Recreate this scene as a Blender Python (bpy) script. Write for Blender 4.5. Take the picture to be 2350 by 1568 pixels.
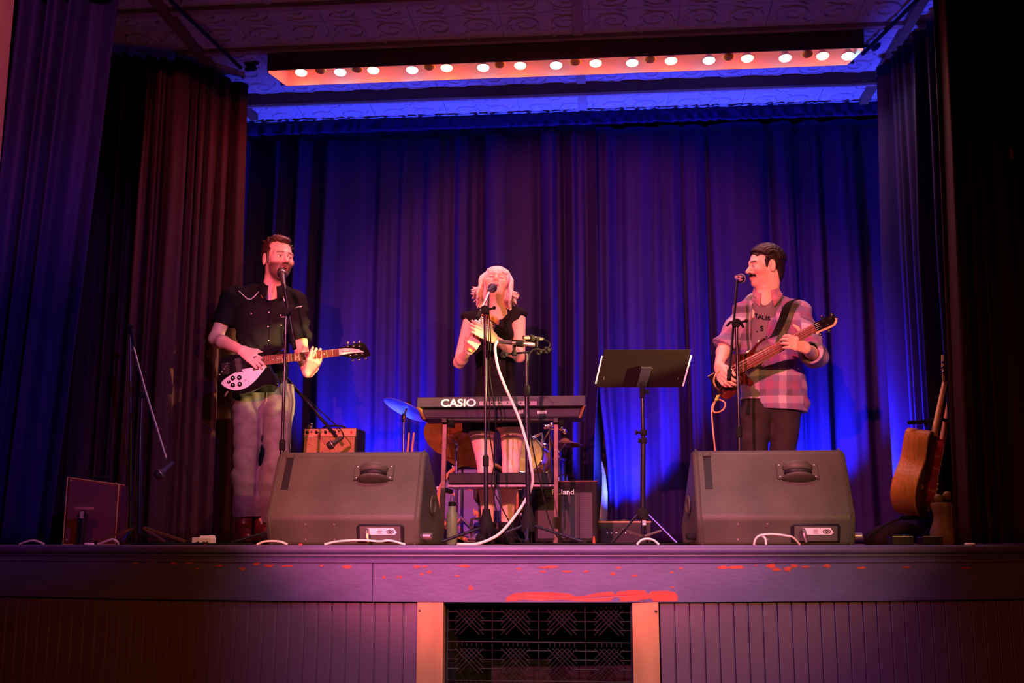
import bpy, bmesh, math, random
import numpy as np
from mathutils import Vector, Matrix
for o in list(bpy.data.objects): bpy.data.objects.remove(o)
scene = bpy.context.scene
COL = scene.collection
random.seed(7)
R = math.radians

# ---------------------------------------------------------------- camera
FPX, PITCH, YAW, CAM = 2500.0, R(10.3), R(5.1), Vector((0, -5.0, 0.03))
cam = bpy.data.cameras.new('camera'); camo = bpy.data.objects.new('camera', cam)
COL.objects.link(camo); camo.location = CAM
camo.rotation_euler = (math.pi/2 + PITCH, 0, YAW)
cam.sensor_width = 36.0; cam.lens = FPX/2350*36.0; cam.clip_start = .05
scene.camera = camo
_f = Vector((-math.sin(YAW)*math.cos(PITCH), math.cos(YAW)*math.cos(PITCH), math.sin(PITCH)))
_r = Vector((math.cos(YAW), math.sin(YAW), 0)); _u = _r.cross(_f)
def ray(px, py): return _f + _r*((px-1175)/FPX) + _u*((784-py)/FPX)
def P(px, py, Y):                       # point of the place that the photo shows at (px,py), at stage depth Y
    d = ray(px, py); return CAM + d*((Y-CAM.y)/d.y)
def PZ(px, py, z):
    d = ray(px, py); return CAM + d*((z-CAM.z)/d.z)
def PP(px, py, o, n):                   # on a plane
    d = ray(px, py); return CAM + d*((o-CAM).dot(n)/d.dot(n))

# ---------------------------------------------------------------- world and light
w = bpy.data.worlds.new('world'); scene.world = w; w.use_nodes = True
w.node_tree.nodes['Background'].inputs[0].default_value = (.30, .12, .30, 1)
w.node_tree.nodes['Background'].inputs[1].default_value = .012
vs = scene.view_settings
vs.view_transform = 'Standard'; vs.look = 'None'; vs.gamma = 1; vs.use_curve_mapping = False
vs.exposure = 0.0
def spot(name, loc, tgt, col, power, size, blend=.6, radius=.06):
    l = bpy.data.lights.new(name, 'SPOT'); l.energy = power; l.color = col
    l.spot_size = R(size); l.spot_blend = blend; l.shadow_soft_size = radius
    o = bpy.data.objects.new(name, l); COL.objects.link(o); o.location = loc
    o.rotation_euler = (Vector(tgt)-Vector(loc)).to_track_quat('-Z', 'Y').to_euler()
    return o
# house spots hung over the hall, behind the photographer
spot('house_spot_pink', (-1.6, -7.0, 2.55), (-.35, 1.3, 1.0), (1, .15, .25), 5200, 27.5, .38, .05)
spot('house_spot_amber', (3.2, -6.6, 2.25), (-.45, 1.3, .75), (1, .46, .09), 1250, 29, .5, .05)
spot('house_spot_violet', (-.2, -4.4, 3.1), (-.15, .0, -.15), (.55, .16, 1), 950, 36, 1.0, .05)
spot('house_spot_blue', (1.8, -6.0, 3.0), (-2.7, .5, 1.1), (.25, .07, 1), 1100, 20, .9, .05)
spot('house_spot_rose', (-2.2, -3.5, 3.6), (-3.2, .3, 2.5), (1, .20, .38), 700, 30, .9, .05)
spot('house_spot_dim_amber', (0, -7.5, 3.2), (-.4, .2, -.2), (1, .20, .035), 520, 50, .9, .1)
spot('side_spot_amber', (2.8, -.45, .95), (-1.66, 1.3, 1.02), (1, .66, .20), 4200, 7.6, .3, .03)
spot('bridge_spot_warm', (-.3, -2.6, 4.1), (-.3, .42, .2), (1, .66, .30), 520, 38, .8, .03)

# ---------------------------------------------------------------- material helpers
MATS = {}
def mat(name, col, rough=.6, metal=0., var=.0, scale=8., bump=0., bscale=60., coat=0., sheen=0., stretch=None, attr=None, emit=None, spec=.5):
    if name in MATS: return MATS[name]
    m = bpy.data.materials.new(name); m.use_nodes = True; MATS[name] = m
    nt = m.node_tree; b = nt.nodes['Principled BSDF']; L = nt.links.new
    b.inputs['Base Color'].default_value = (*col, 1); b.inputs['Roughness'].default_value = rough
    b.inputs['Metallic'].default_value = metal; b.inputs['Specular IOR Level'].default_value = spec
    if coat: b.inputs['Coat Weight'].default_value = coat; b.inputs['Coat Roughness'].default_value = .08
    if sheen:
        b.inputs['Sheen Weight'].default_value = sheen; b.inputs['Sheen Roughness'].default_value = .4
        b.inputs['Sheen Tint'].default_value = (*[min(1, c*3) for c in col], 1)
    tc = nt.nodes.new('ShaderNodeTexCoord'); vec = tc.outputs['Object']
    if stretch:
        mp = nt.nodes.new('ShaderNodeMapping'); mp.inputs['Scale'].default_value = stretch
        L(vec, mp.inputs[0]); vec = mp.outputs[0]
    src = None
    if attr:
        a = nt.nodes.new('ShaderNodeAttribute'); a.attribute_name = attr; src = a.outputs['Color']
        L(src, b.inputs['Base Color'])
    if var:
        n = nt.nodes.new('ShaderNodeTexNoise'); n.inputs['Scale'].default_value = scale; n.inputs['Detail'].default_value = 6
        L(vec, n.inputs['Vector'])
        rp = nt.nodes.new('ShaderNodeMapRange'); rp.inputs[1].default_value = .3; rp.inputs[2].default_value = .7
        rp.inputs[3].default_value = 1-var; rp.inputs[4].default_value = 1+var
        L(n.outputs['Fac'], rp.inputs[0])
        mx = nt.nodes.new('ShaderNodeVectorMath'); mx.operation = 'MULTIPLY'
        if src: L(src, mx.inputs[0])
        else: mx.inputs[0].default_value = col
        L(rp.outputs[0], mx.inputs[1]); L(mx.outputs[0], b.inputs['Base Color'])
    if bump:
        n2 = nt.nodes.new('ShaderNodeTexNoise'); n2.inputs['Scale'].default_value = bscale; n2.inputs['Detail'].default_value = 4
        L(vec, n2.inputs['Vector'])
        bp = nt.nodes.new('ShaderNodeBump'); bp.inputs['Strength'].default_value = bump; bp.inputs['Distance'].default_value = .004
        L(n2.outputs['Fac'], bp.inputs['Height']); L(bp.outputs[0], b.inputs['Normal'])
    if emit:
        b.inputs['Emission Color'].default_value = (*emit[0], 1); b.inputs['Emission Strength'].default_value = emit[1]
    return m

# ---------------------------------------------------------------- object helpers
OFF = {}
def tag(o, label=None, cat=None, group=None, kind=None):
    if label: o['label'] = label
    if cat: o['category'] = cat
    if group: o['group'] = group
    if kind: o['kind'] = kind
    return o
def thing(name, label, cat, loc, group=None):
    o = bpy.data.objects.new(name, None); COL.objects.link(o); o.location = Vector(loc)
    o.empty_display_size = .05; OFF[o] = Vector(loc); return tag(o, label, cat, group)
def link(name, me, parent=None, off=None):
    o = bpy.data.objects.new(name, me); COL.objects.link(o)
    if parent: o.parent = parent; OFF[o] = OFF.get(parent, Vector((0, 0, 0)))
    elif off is not None: o.location = off; OFF[o] = Vector(off)
    return o
def perp(t):
    a = Vector((0, 0, 1)) if abs(t.z) < .9 else Vector((1, 0, 0))
    u = t.cross(a).normalized(); return u, t.cross(u).normalized()
def inset(poly, d):
    n = len(poly); out = []
    ar = sum(poly[i][0]*poly[(i+1) % n][1]-poly[(i+1) % n][0]*poly[i][1] for i in range(n))
    s = 1 if ar > 0 else -1
    for i in range(n):
        a, b, c = poly[i-1], poly[i], poly[(i+1) % n]
        e1 = Vector((b[0]-a[0], b[1]-a[1])); e2 = Vector((c[0]-b[0], c[1]-b[1]))
        if e1.length < 1e-9 or e2.length < 1e-9: out.append(b); continue
        e1.normalize(); e2.normalize()
        nn = Vector((-e1.y-e2.y, e1.x+e2.x))*s
        if nn.length < 1e-6: out.append(b); continue
        nn.normalize(); k = max(.5, nn.dot(Vector((-e1.y, e1.x))*s))
        out.append((b[0]+nn.x*d/k, b[1]+nn.y*d/k))
    return out
def catmull(pts, n=8, closed=False):
    pts = [Vector(p) for p in pts]; out = []; N = len(pts)
    rng = range(N if closed else N-1)
    for i in rng:
        g = lambda j: pts[j % N] if closed else pts[max(0, min(N-1, j))]
        a, b, c, d = g(i-1), g(i), g(i+1), g(i+2)
        for k in range(n):
            t = k/n
            out.append(.5*((2*b)+(c-a)*t+(2*a-5*b+4*c-d)*t*t+(3*b-a-3*c+d)*t**3))
    if not closed: out.append(pts[-1])
    return out
class MB:
    def __init__(s): s.v = []; s.f = []
    def add(s, vs, fs):
        o = len(s.v); s.v += [Vector(v) for v in vs]; s.f += [tuple(i+o for i in f) for f in fs]; return s
    def box(s, c, size, M=None):
        c = Vector(c); h = Vector(size)/2; vs = []
        for x in (-1, 1):
            for y in (-1, 1):
                for z in (-1, 1):
                    d = Vector((x*h.x, y*h.y, z*h.z)); vs.append(c+(M @ d if M else d))
        return s.add(vs, [(0, 1, 3, 2), (4, 6, 7, 5), (0, 4, 5, 1), (2, 3, 7, 6), (0, 2, 6, 4), (1, 5, 7, 3)])
    def hexa(s, q):      # 8 corners: bottom 4, top 4
        return s.add(q, [(3, 2, 1, 0), (4, 5, 6, 7), (0, 1, 5, 4), (1, 2, 6, 5), (2, 3, 7, 6), (3, 0, 4, 7)])
    def tube(s, pts, r, seg=8, closed=False, flat=None):
        pts = [Vector(p) for p in pts]; n = len(pts)
        rs = r if isinstance(r, (list, tuple)) else [r]*n
        vs = []; fs = []; u = None
        for i in range(n):
            a = pts[i-1] if (i or closed) else pts[0]; b = pts[(i+1) % n] if (i < n-1 or closed) else pts[-1]
            t = (b-a)
            if t.length < 1e-9: t = Vector((0, 0, 1))
            t.normalize()
            if u is None: u, v = perp(t)
            else:
                u = u-t*u.dot(t); u = u.normalized() if u.length > 1e-6 else perp(t)[0]; v = t.cross(u)
            for k in range(seg):
                a_ = 2*math.pi*k/seg; d = u*math.cos(a_)+v*math.sin(a_)
                if flat: d = d-flat[0]*(d.dot(flat[0])*(1-flat[1]))
                vs.append(pts[i]+d*rs[i])
        m = n if closed else n-1
        for i in range(m):
            for k in range(seg):
                j = (i+1) % n; k2 = (k+1) % seg
                fs.append((i*seg+k, i*seg+k2, j*seg+k2, j*seg+k))
        if not closed:
            fs.append(tuple(range(seg-1, -1, -1))); fs.append(tuple((n-1)*seg+k for k in range(seg)))
        return s.add(vs, fs)
    def lathe(s, prof, base, axis=(0, 0, 1), seg=20, scale=None):
        base = Vector(base); ax = Vector(axis).normalized(); u, v = perp(ax); vs = []; fs = []; n = len(prof)
        for (r, h) in prof:
            for k in range(seg):
                a = 2*math.pi*k/seg; vs.append(base+ax*h+(u*math.cos(a)+v*math.sin(a))*max(r, 1e-5))
        for i in range(n-1):
            for k in range(seg):
                k2 = (k+1) % seg; fs.append((i*seg+k, i*seg+k2, (i+1)*seg+k2, (i+1)*seg+k))
        fs.append(tuple(range(seg-1, -1, -1))); fs.append(tuple((n-1)*seg+k for k in range(seg)))
        return s.add(vs, fs)
    def prism(s, poly, o, u, v, n, t0, t1, b=0.):
        o = Vector(o); N = len(poly)
        lay = [(poly, t0), (poly, t1)] if not b else [(inset(poly, b), t0), (poly, t0+b), (poly, t1-b), (inset(poly, b), t1)]
        vs = []; fs = []
        for (pl, t) in lay: vs += [o+u*p[0]+v*p[1]+n*t for p in pl]
        for i in range(len(lay)-1):
            for k in range(N):
                k2 = (k+1) % N; fs.append((i*N+k, i*N+k2, (i+1)*N+k2, (i+1)*N+k))
        fs.append(tuple(range(N-1, -1, -1))); fs.append(tuple((len(lay)-1)*N+k for k in range(N)))
        return s.add(vs, fs)
    def ball(s, c, r, M=None, seg=14, rings=9):
        c = Vector(c); r = Vector((r, r, r)) if isinstance(r, (int, float)) else Vector(r); vs = []; fs = []
        for i in range(rings+1):
            th = math.pi*i/rings
            for k in range(seg):
                a = 2*math.pi*k/seg
                d = Vector((r.x*math.sin(th)*math.cos(a), r.y*math.sin(th)*math.sin(a), r.z*math.cos(th)))
                vs.append(c+(M @ d if M else d))
        for i in range(rings):
            for k in range(seg):
                k2 = (k+1) % seg; fs.append((i*seg+k, (i+1)*seg+k, (i+1)*seg+k2, i*seg+k2))
        return s.add(vs, fs)
    def build(s, name, m, parent=None, smooth=40, bevel=0, off=None, label=None, bseg=2):
        me = bpy.data.meshes.new(name); o0 = OFF.get(parent, Vector((0, 0, 0))) if parent else Vector(off or (0, 0, 0))
        me.from_pydata([v-o0 for v in s.v], [], s.f); me.validate()
        bm = bmesh.new(); bm.from_mesh(me); bmesh.ops.remove_doubles(bm, verts=bm.verts, dist=1e-6)
        bmesh.ops.recalc_face_normals(bm, faces=bm.faces); bm.to_mesh(me); bm.free()
        if smooth:
            for p in me.polygons: p.use_smooth = True
            me.set_sharp_from_angle(angle=R(smooth))
        me.materials.append(m); o = link(name, me, parent, off)
        if bevel:
            md = o.modifiers.new('bevel', 'BEVEL'); md.width = bevel; md.segments = bseg; md.limit_method = 'ANGLE'; md.angle_limit = R(35)
        if label: o['label'] = label
        return o
def text(name, body, m, parent, o, u, v, size, n_off=.0008, depth=.0006, align='CENTER', bold=0., shear=0., stretch=1.0, space=1.0):
    """flat lettering laid on a surface: o = centre, u = reading direction, v = up"""
    c = bpy.data.curves.new(name, 'FONT'); c.body = body; c.size = size; c.align_x = align; c.align_y = 'CENTER'
    c.extrude = depth; c.offset = bold; c.shear = shear; c.space_character = space
    t = bpy.data.objects.new(name, c); COL.objects.link(t)
    dg = bpy.context.evaluated_depsgraph_get(); me = bpy.data.meshes.new_from_object(t.evaluated_get(dg))
    bpy.data.objects.remove(t); n = u.cross(v).normalized()
    M = Matrix((Vector(u)*stretch, v, n)).transposed().to_4x4(); M.translation = Vector(o)+n*n_off-OFF.get(parent, Vector((0, 0, 0)))
    me.transform(M); me.materials.clear(); me.materials.append(m); me.name = name
    return link(name, me, parent)
# ================================================================ the setting
def yf(x): return -.03+.07*(x+.8)**2           # the bowed front line of the stage
M_purple = mat('lavender_paint', (.095, .078, .19), .45, var=.12, scale=5, bump=.25, bscale=25, stretch=(1, 1, 2.5))
M_bead = mat('lavender_paint_boards', (.12, .070, .115), .5, var=.15, scale=4, bump=.15, bscale=30, stretch=(1, 1, .3))
M_under = mat('red_undercoat', (.42, .055, .035), .6, var=.2, scale=30)
M_floor = mat('worn_stage_boards', (.20, .085, .045), .38, var=.35, scale=7, bump=.2, bscale=30, stretch=(1, .15, 1))
M_dark = mat('dark_void', (.012, .010, .014), .9)
M_hall = mat('hall_floor_wood', (.09, .045, .025), .4, var=.3, scale=4, stretch=(4, .4, 1))
M_plaster = mat('rose_plaster', (.62, .33, .30), .8, var=.06, scale=3, bump=.2, bscale=14)
M_tin = mat('pressed_tin_white', (.52, .48, .50), .42, var=.06, scale=5)
M_beam = mat('brown_beam_wood', (.17, .085, .045), .55, var=.25, scale=6, stretch=(.3, 4, 4))
M_trimw = mat('ceiling_batten_paint', (.40, .30, .26), .5, var=.12, scale=7)
M_copper = mat('bare_orange_wood', (.46, .24, .10), .45, var=.16, scale=6, stretch=(3, 3, .5))

floor = MB(); xs = [-3.6+.1*i for i in range(64)]
top = [Vector((x, yf(x)+.09, -.03)) for x in xs]; bk = [Vector((x, 3.0, -.03)) for x in xs]
v = top+bk+[p-Vector((0, 0, .08)) for p in top]+[p-Vector((0, 0, .08)) for p in bk]; n = len(xs); fs = []
for i in range(n-1):
    fs += [(i, i+1, n+i+1, n+i), (2*n+i, 3*n+i, 3*n+i+1, 2*n+i+1), (i, 2*n+i, 2*n+i+1, i+1), (n+i, n+i+1, 3*n+i+1, 3*n+i)]
fl = floor.add(v, fs).build('floor', M_floor, smooth=0); tag(fl, 'worn brown board stage floor', kind='structure')
cube = bpy.data.meshes.new('floor_plank'); b = bmesh.new(); bmesh.ops.create_cube(b, size=1)
bmesh.ops.bevel(b, geom=b.edges[:], offset=.02, segments=1, affect='EDGES'); b.to_mesh(cube); b.free(); cube.materials.append(M_floor)
for i in range(66):
    x = -3.55+i*.095; y0 = yf(x); o = link('floor_plank', cube, fl)
    o.location = (x, (y0+3.0)/2, -.015+random.uniform(-.0008, .0008)); o.scale = (.093, 3.0-y0, .03)

def bowstrip(name, prof, m, parent, x0, x1, step=.1, off=None):   # profile (dy,dz) swept along the stage front
    mb = MB(); n = max(2, int(abs(x1-x0)/step)); k = len(prof); vs = []; fs = []
    for i in range(n+1):
        x = x0+(x1-x0)*i/n; vs += [Vector((x, yf(x)+dy, dz)) for dy, dz in prof]
    for i in range(n):
        for j in range(k):
            j2 = (j+1) % k; fs.append((i*k+j, i*k+j2, (i+1)*k+j2, (i+1)*k+j))
    fs += [tuple(range(k)), tuple(n*k+j for j in range(k-1, -1, -1))]
    return mb.add(vs, fs).build(name, m, parent, smooth=50)
wf = bowstrip('wall_front', [(.06, -.05), (.16, -.05), (.16, -1.1), (.06, -1.1)], M_dark, None, -3.6, -.87)
tag(wf, 'panelled front of the stage, lavender paint over red', kind='structure')
wf2 = bowstrip('wall_front_right', [(.06, -.05), (.16, -.05), (.16, -1.1), (.06, -1.1)], M_dark, None, .25, 2.6)
tag(wf2, 'panelled front of the stage right of the vent', kind='structure')
nose = [(.10, .004), (-.012, .004), (-.022, -.004), (-.026, -.016), (-.022, -.030), (-.012, -.036), (.1, -.036)]
tag(bowstrip('trim_1', nose, M_purple, None, -3.6, 2.6), 'rounded lavender nosing along the stage edge', kind='structure')
cove = [(.1, -.036), (-.006, -.036), (-.008, -.044), (.000, -.05), (.004, -.06), (.004, -.07), (-.001, -.074), (.1, -.074)]
tag(bowstrip('trim_2', cove, M_purple, None, -3.6, 2.6), 'stepped cove moulding under the nosing', kind='structure')
seam = P(857, 1330, 0).x
t3 = bowstrip('trim_3', [(.1, -.073), (.006, -.073), (.006, -.247), (.1, -.247)], M_purple, None, -3.6, seam-.0015)
tag(t3, 'lavender fascia board left of the butt joint', kind='structure')
t4 = bowstrip('trim_4', [(.1, -.073), (.006, -.073), (.006, -.247), (.1, -.247)], M_purple, None, seam+.0015, 2.6)
tag(t4, 'lavender fascia board with the long red scar', kind='structure')
def chip(poly, parent, name='paint_chip', join=None):
    mb = join or MB(); pts = [P(a, b, .1) for a, b in poly]; c = []
    for (px, py) in poly:
        q = P(px, py, 0)
        for _ in range(4): q = P(px, py, yf(q.x)+.0045)
        c.append(q)
    o = len(mb.v); mb.v += c; mb.f.append(tuple(range(o, o+len(c))))
    bk = [q+Vector((0, .003, 0)) for q in c]; mb.v += bk; N = len(c)
    mb.f += [(o+i, o+(i+1) % N, o+N+(i+1) % N, o+N+i) for i in range(N)]
    return mb
def blob(cx, cy, w, h, n=11):
    return [(cx+w/2*math.cos(a)*random.uniform(.55, 1.15), cy+h/2*math.sin(a)*random.uniform(.5, 1.15)) for a in [2*math.pi*i/n for i in range(n)]]
big = [(1160, 1381), (1163, 1371), (1180, 1362), (1215, 1359), (1270, 1360), (1308, 1363), (1320, 1369), (1345, 1367), (1370, 1361), (1405, 1358), (1412, 1366), (1418, 1358),
       (1450, 1355), (1480, 1356), (1487, 1364), (1496, 1357), (1530, 1356), (1550, 1360), (1556, 1370), (1554, 1380), (1500, 1381), (1494, 1374), (1462, 1379), (1425, 1381), (1420, 1371), (1408, 1372), (1402, 1380), (1350, 1381), (1325, 1379), (1290, 1377), (1240, 1379), (1200, 1377)]
chip(big, t4).build('paint_scar', M_under, t4, smooth=0)
left = MB(); right = MB()
for (cx, cy, w_, h_) in [(310, 1293, 14, 6), (400, 1292, 18, 10), (436, 1290, 26, 12), (505, 1299, 22, 7), (555, 1306, 20, 7), (590, 1294, 20, 9), (617, 1299, 24, 8), (662, 1299, 26, 5),
                         (797, 1301, 30, 8), (350, 1291, 12, 4), (452, 1306, 8, 6), (650, 1300, 12, 4), (738, 1299, 12, 4), (470, 1250, 10, 4), (690, 1250, 12, 4)]:
    chip(blob(cx, cy, w_, h_), t3, join=left)
for (cx, cy, w_, h_) in [(881, 1325, 9, 7), (912, 1324, 7, 6), (920, 1325, 7, 6), (957, 1301, 18, 8), (975, 1300, 16, 5), (968, 1318, 10, 6), (985, 1313, 14, 8), (1080, 1350, 12, 15), (1065, 1299, 30, 7),
                         (1050, 1322, 12, 6), (1190, 1306, 14, 6), (1260, 1302, 46, 8), (1246, 1312, 18, 6), (1300, 1312, 26, 6), (1345, 1312, 14, 6), (1420, 1303, 18, 5), (1406, 1317, 14, 7), (1455, 1321, 16, 6),
                         (1542, 1314, 9, 5), (1543, 1348, 10, 4), (1660, 1303, 30, 9), (1690, 1302, 42, 10), (1770, 1300, 30, 14), (1782, 1308, 26, 9), (1808, 1306, 24, 12), (1822, 1299, 18, 12), (1848, 1301, 26, 6),
                         (1898, 1300, 18, 9), (1975, 1304, 26, 8), (1563, 1305, 12, 6), (1735, 1298, 8, 4), (2080, 1302, 26, 5), (2215, 1304, 30, 5), (1733, 1255, 5, 12), (1200, 1254, 16, 3), (1330, 1254, 14, 3)]:
    chip(blob(cx, cy, w_, h_), t4, join=right)
tag(left.build('paint_chips', M_under, t3, smooth=0), kind='stuff'); tag(right.build('paint_chips', M_under, t4, smooth=0), kind='stuff')

# beadboard under the fascia, one board at a time
xl, xr = P(960, 1450, .0).x, P(1513, 1450, .05).x
bead = MB(); bead.box((0, 0, 0), (.0595, .018, .86)); bead.box((.0325, .002, 0), (.0045, .018, .86))
bme = bead.build('beadboard', M_bead, wf, bevel=.002); bme.location = (-9, 0, 0); bm0 = bme.data; bpy.data.objects.remove(bme)
def boards(x, sgn, end, parent):
    while (x-end)*sgn < 0:
        o = link('beadboard', bm0, parent); xc = x+sgn*.0325
        o.location = (xc, yf(xc)+.034, -.247-.43); o.rotation_euler.z = math.atan(.14*(xc+.8))
        md = o.modifiers.new('bevel', 'BEVEL'); md.width = .002; md.segments = 1
        x += sgn*.0665
boards(xl-.003, -1, -3.5, wf); boards(xr+.003, 1, 2.5, wf2)
for i, (a, bb, ww, side) in enumerate([(960, 1020, 'left', 0), (1452, 1513, 'right', 1)]):
    x0, x1 = P(a, 1450, 0.02).x, P(bb, 1450, .02).x
    mb = MB().box(((x0+x1)/2, yf((x0+x1)/2)+.045, -.247-.43), (x1-x0, .07, .86))
    po = mb.build('trim_%d' % (5+i), M_copper, bevel=.002)
    tag(po, 'bare orange wooden post on the %s of the stage vent' % ww, kind='structure')
    sc = MB(); sc.lathe([(.006, 0), (.005, .002), (0, .003)], (x0+.012 if side == 0 else x1-.012, yf(x0)+.009, -.285), (0, -1, 0), 10)
    sc.build('screw', mat('dark_steel', (.08, .07, .08), .4, .8), po)
# the recess and its expanded metal grille
x0, x1 = P(1020, 1450, .02).x, P(1452, 1450, .02).x
rec = MB()
rec.box(((x0+x1)/2, .95, -.68), (x1-x0+.06, .02, .86)); rec.box((x0-.02, .5, -.68), (.02, .9, .86)); rec.box((x1+.02, .5, -.68), (.02, .9, .86))
rec.box(((x0+x1)/2, .5, -1.09), (x1-x0+.06, .9, .02))
tag(rec.build('wall_recess', M_dark, smooth=0), 'dark hollow under the stage behind the grille', kind='structure')
gr = thing('metal_grille', 'dark wire grille with diamond and lozenge mesh in the stage vent', 'grille', ((x0+x1)/2, .06, -1.08))
M_wire = mat('grille_wire', (.035, .028, .035), .5, .4)
wire = MB(); gy = .075
def gl(a, b): wire.tube([Vector((x0+a[0], gy, -.25-a[1])), Vector((x0+b[0], gy, -.25-b[1]))], .0022, 4)
W = x1-x0; cw = W/4
for c in range(4):
    cx = c*cw+cw/2
    for r_ in range(5):
        zz = .015+r_*.17
        for k in range(5):
            if zz+.022*5 > .84: continue
            a = cx-.066+k*.022
            gl((a, zz+.02), (min(cx+.066, a+.11), zz+.02+min(cx+.066-a, .11))); gl((cx*2-a, zz+.02), (max(cx-.066, cx*2-a-.11), zz+.02+min(cx+.066-a, .11)))
        for k in range(3):
            zk = zz+.03+k*.04
            gl((max(0, cx-cw/2), zk), (cx-.05, zk)); gl((cx+.05, zk), (min(W, cx+cw/2), zk))
        gl((c*cw, zz), (c*cw, zz+.15)); 
        gl((0, zz-.008), (W, zz-.008)) if c == 0 else None
        for k in range(6): gl((cx-.055+k*.022, zz-.008), (cx-.055+k*.022, zz+.012))
wire.build('wire_mesh', M_wire, gr)
frm = MB()
for a, b_ in (((x0, -.255), (x1, -.255)), ((x0, -1.07), (x1, -1.07)), ((x0+.004, -.255), (x0+.004, -1.07)), ((x1-.004, -.255), (x1-.004, -1.07))):
    frm.tube([(a[0], gy, a[1]), (b_[0], gy, b_[1])], .006, 6)
frm.build('grille_frame', M_wire, gr)

hf = MB().box((-.4, -4.5, -1.15), (9, 11, .1)).build('floor_hall', M_hall, smooth=0); tag(hf, 'dark hall floor below the stage', kind='structure')
# walls around the stage
for nm, c, s in (('wall_back', (-.4, 3.02, 1.5), (6.4, .06, 3.4)), ('wall_left', (-3.5, 1.7, 1.5), (.06, 2.7, 3.4)), ('wall_right', (2.65, 1.8, 1.5), (.06, 2.5, 3.4))):
    tag(MB().box(c, s).build(nm, M_dark, smooth=0), 'dark stage wall', kind='structure')
q = P(20, 200, .44)
tag(MB().box((q.x-.75, .32, 1.6), (1.5, .24, 3.9)).build('wall_proscenium', M_plaster, bevel=.02), 'rose plaster proscenium wall at the far left edge', kind='structure')

# ceiling of pressed tin panels, battens and beams
CZ = 3.15
ceil = MB().box((-.4, 1.5, CZ+.05), (6.4, 3.2, .08)).build('ceiling', M_tin, smooth=0); tag(ceil, 'pressed tin ceiling above the stage', kind='structure')
pan = MB(); S = .54
pan.box((0, 0, .004), (S-.004, S-.004, .008))
def spiral(cx, cy, r0, turns, a0, sg, rr=.009):
    pts = []; rs = []
    for i in range(int(22*turns)):
        t = i/(22*turns); a = a0+sg*2*math.pi*turns*t; r_ = r0*(1-t)**.9+.006
        pts.append((cx+r_*math.cos(a), cy+r_*math.sin(a), .0)); rs.append(rr*(.5+.9*math.sin(math.pi*min(1, t+.12))))
    pan.tube(pts, rs, 6)
def leaf(cx, cy, a, l, w_):
    pts = [(cx+l*t*math.cos(a+.5*t), cy+l*t*math.sin(a+.5*t), 0) for t in (0, .25, .5, .75, 1)]
    pan.tube(pts, [.003, w_, w_*1.1, w_*.7, .002], 6)
for sx in (-1, 1):
    for sy in (-1, 1):
        spiral(sx*.125, sy*.125, .105, 1.7, .6 if sx > 0 else 2.4, sx*sy)
        leaf(sx*.03, sy*.03, math.atan2(sy, sx)-.3, .09, .012); leaf(sx*.24, sy*.05, math.pi/2*sy, .08, .010); leaf(sx*.05, sy*.24, 0 if sx > 0 else math.pi, .08, .010)
        leaf(sx*.22, sy*.22, math.atan2(sy, sx)+2.6, .07, .010)
pan.ball((0, 0, 0), (.03, .03, .012), seg=10, rings=5)
po = pan.build('tin_panel', M_tin, ceil, smooth=50); pme = po.data; bpy.data.objects.remove(po)
for i in range(11):
    for j in range(6):
        o = link('tin_panel', pme, ceil); o.location = (-3.05+i*S, .22+j*S+.05, CZ)
k = 1
def trim(c, s, m, lab):
    global k; k += 1
    return tag(MB().box(c, s).build('trim_%d' % (k+10), m, bevel=.003), lab, kind='structure')
trim((-.4, .86, CZ-.012), (5.0, .06, .03), M_trimw, 'ceiling batten nearest the hall')
trim((-.4, 1.415, CZ-.014), (4.7, .05, .03), M_trimw, 'ceiling batten in front of the light strip')
for ya, yb, lab in ((.9, 1.38, 'short ceiling batten in front of the strip light'), (1.7, 2.12, 'short ceiling batten between strip and beam'), (2.2, 2.66, 'short ceiling batten behind the beam')):
    trim((-.153, (ya+yb)/2, CZ-.008), (.062, yb-ya, .016), M_trimw, lab)
trim((-.4, 2.14, CZ-.04), (4.9, .04, .085), M_beam, 'dark brown beam across the ceiling')
trim((-.4, 2.172, CZ-.07), (4.9, .024, .02), M_trimw, 'pale lath on the back of the brown beam')
trim((-2.6, 1.4, CZ-.02), (.06, 2.2, .05), M_beam, 'side ceiling beam over the left wing')
trim((1.86, 1.6, CZ-.02), (.06, 2.0, .05), M_beam, 'side ceiling beam over the right wing')

# strip light with two rows of lamps
xa, xb = P(612, 165, 1.42).x, P(1985, 112, 1.42).x
st = thing('strip_light', 'long white-lined trough light with red, pale blue and amber lamps', 'stage light', ((xa+xb)/2, 1.55, 2.99))
M_hous = mat('trough_brown', (.10, .05, .035), .5, var=.2); M_lin = mat('trough_white', (.80, .76, .74), .45)
hs = MB(); hs.box(((xa+xb)/2, 1.43, 3.066), (xb-xa, .012, .124)); hs.box(((xa+xb)/2, 1.72, 3.08), (xb-xa, .012, .096)); hs.box(((xa+xb)/2, 1.575, 3.124), (xb-xa, .29, .010))
hs.build('housing', M_hous, st, bevel=.002)
ln = MB(); z0, z1 = 2.992, 3.118
ln.hexa([(xa+.02, 1.437, z1-.004), (xb-.02, 1.437, z1-.004), (xb-.02, 1.715, z1-.004), (xa+.02, 1.715, z1-.004), (xa+.02, 1.437, z1), (xb-.02, 1.437, z1), (xb-.02, 1.715, z1), (xa+.02, 1.715, z1)])
ln.hexa([(xa+.05, 1.675, z0+.012), (xb-.05, 1.675, z0+.012), (xb-.05, 1.681, z0+.012), (xa+.05, 1.681, z0+.012), (xa+.05, 1.70, z1), (xb-.05, 1.70, z1), (xb-.05, 1.706, z1), (xa+.05, 1.706, z1)])
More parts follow.
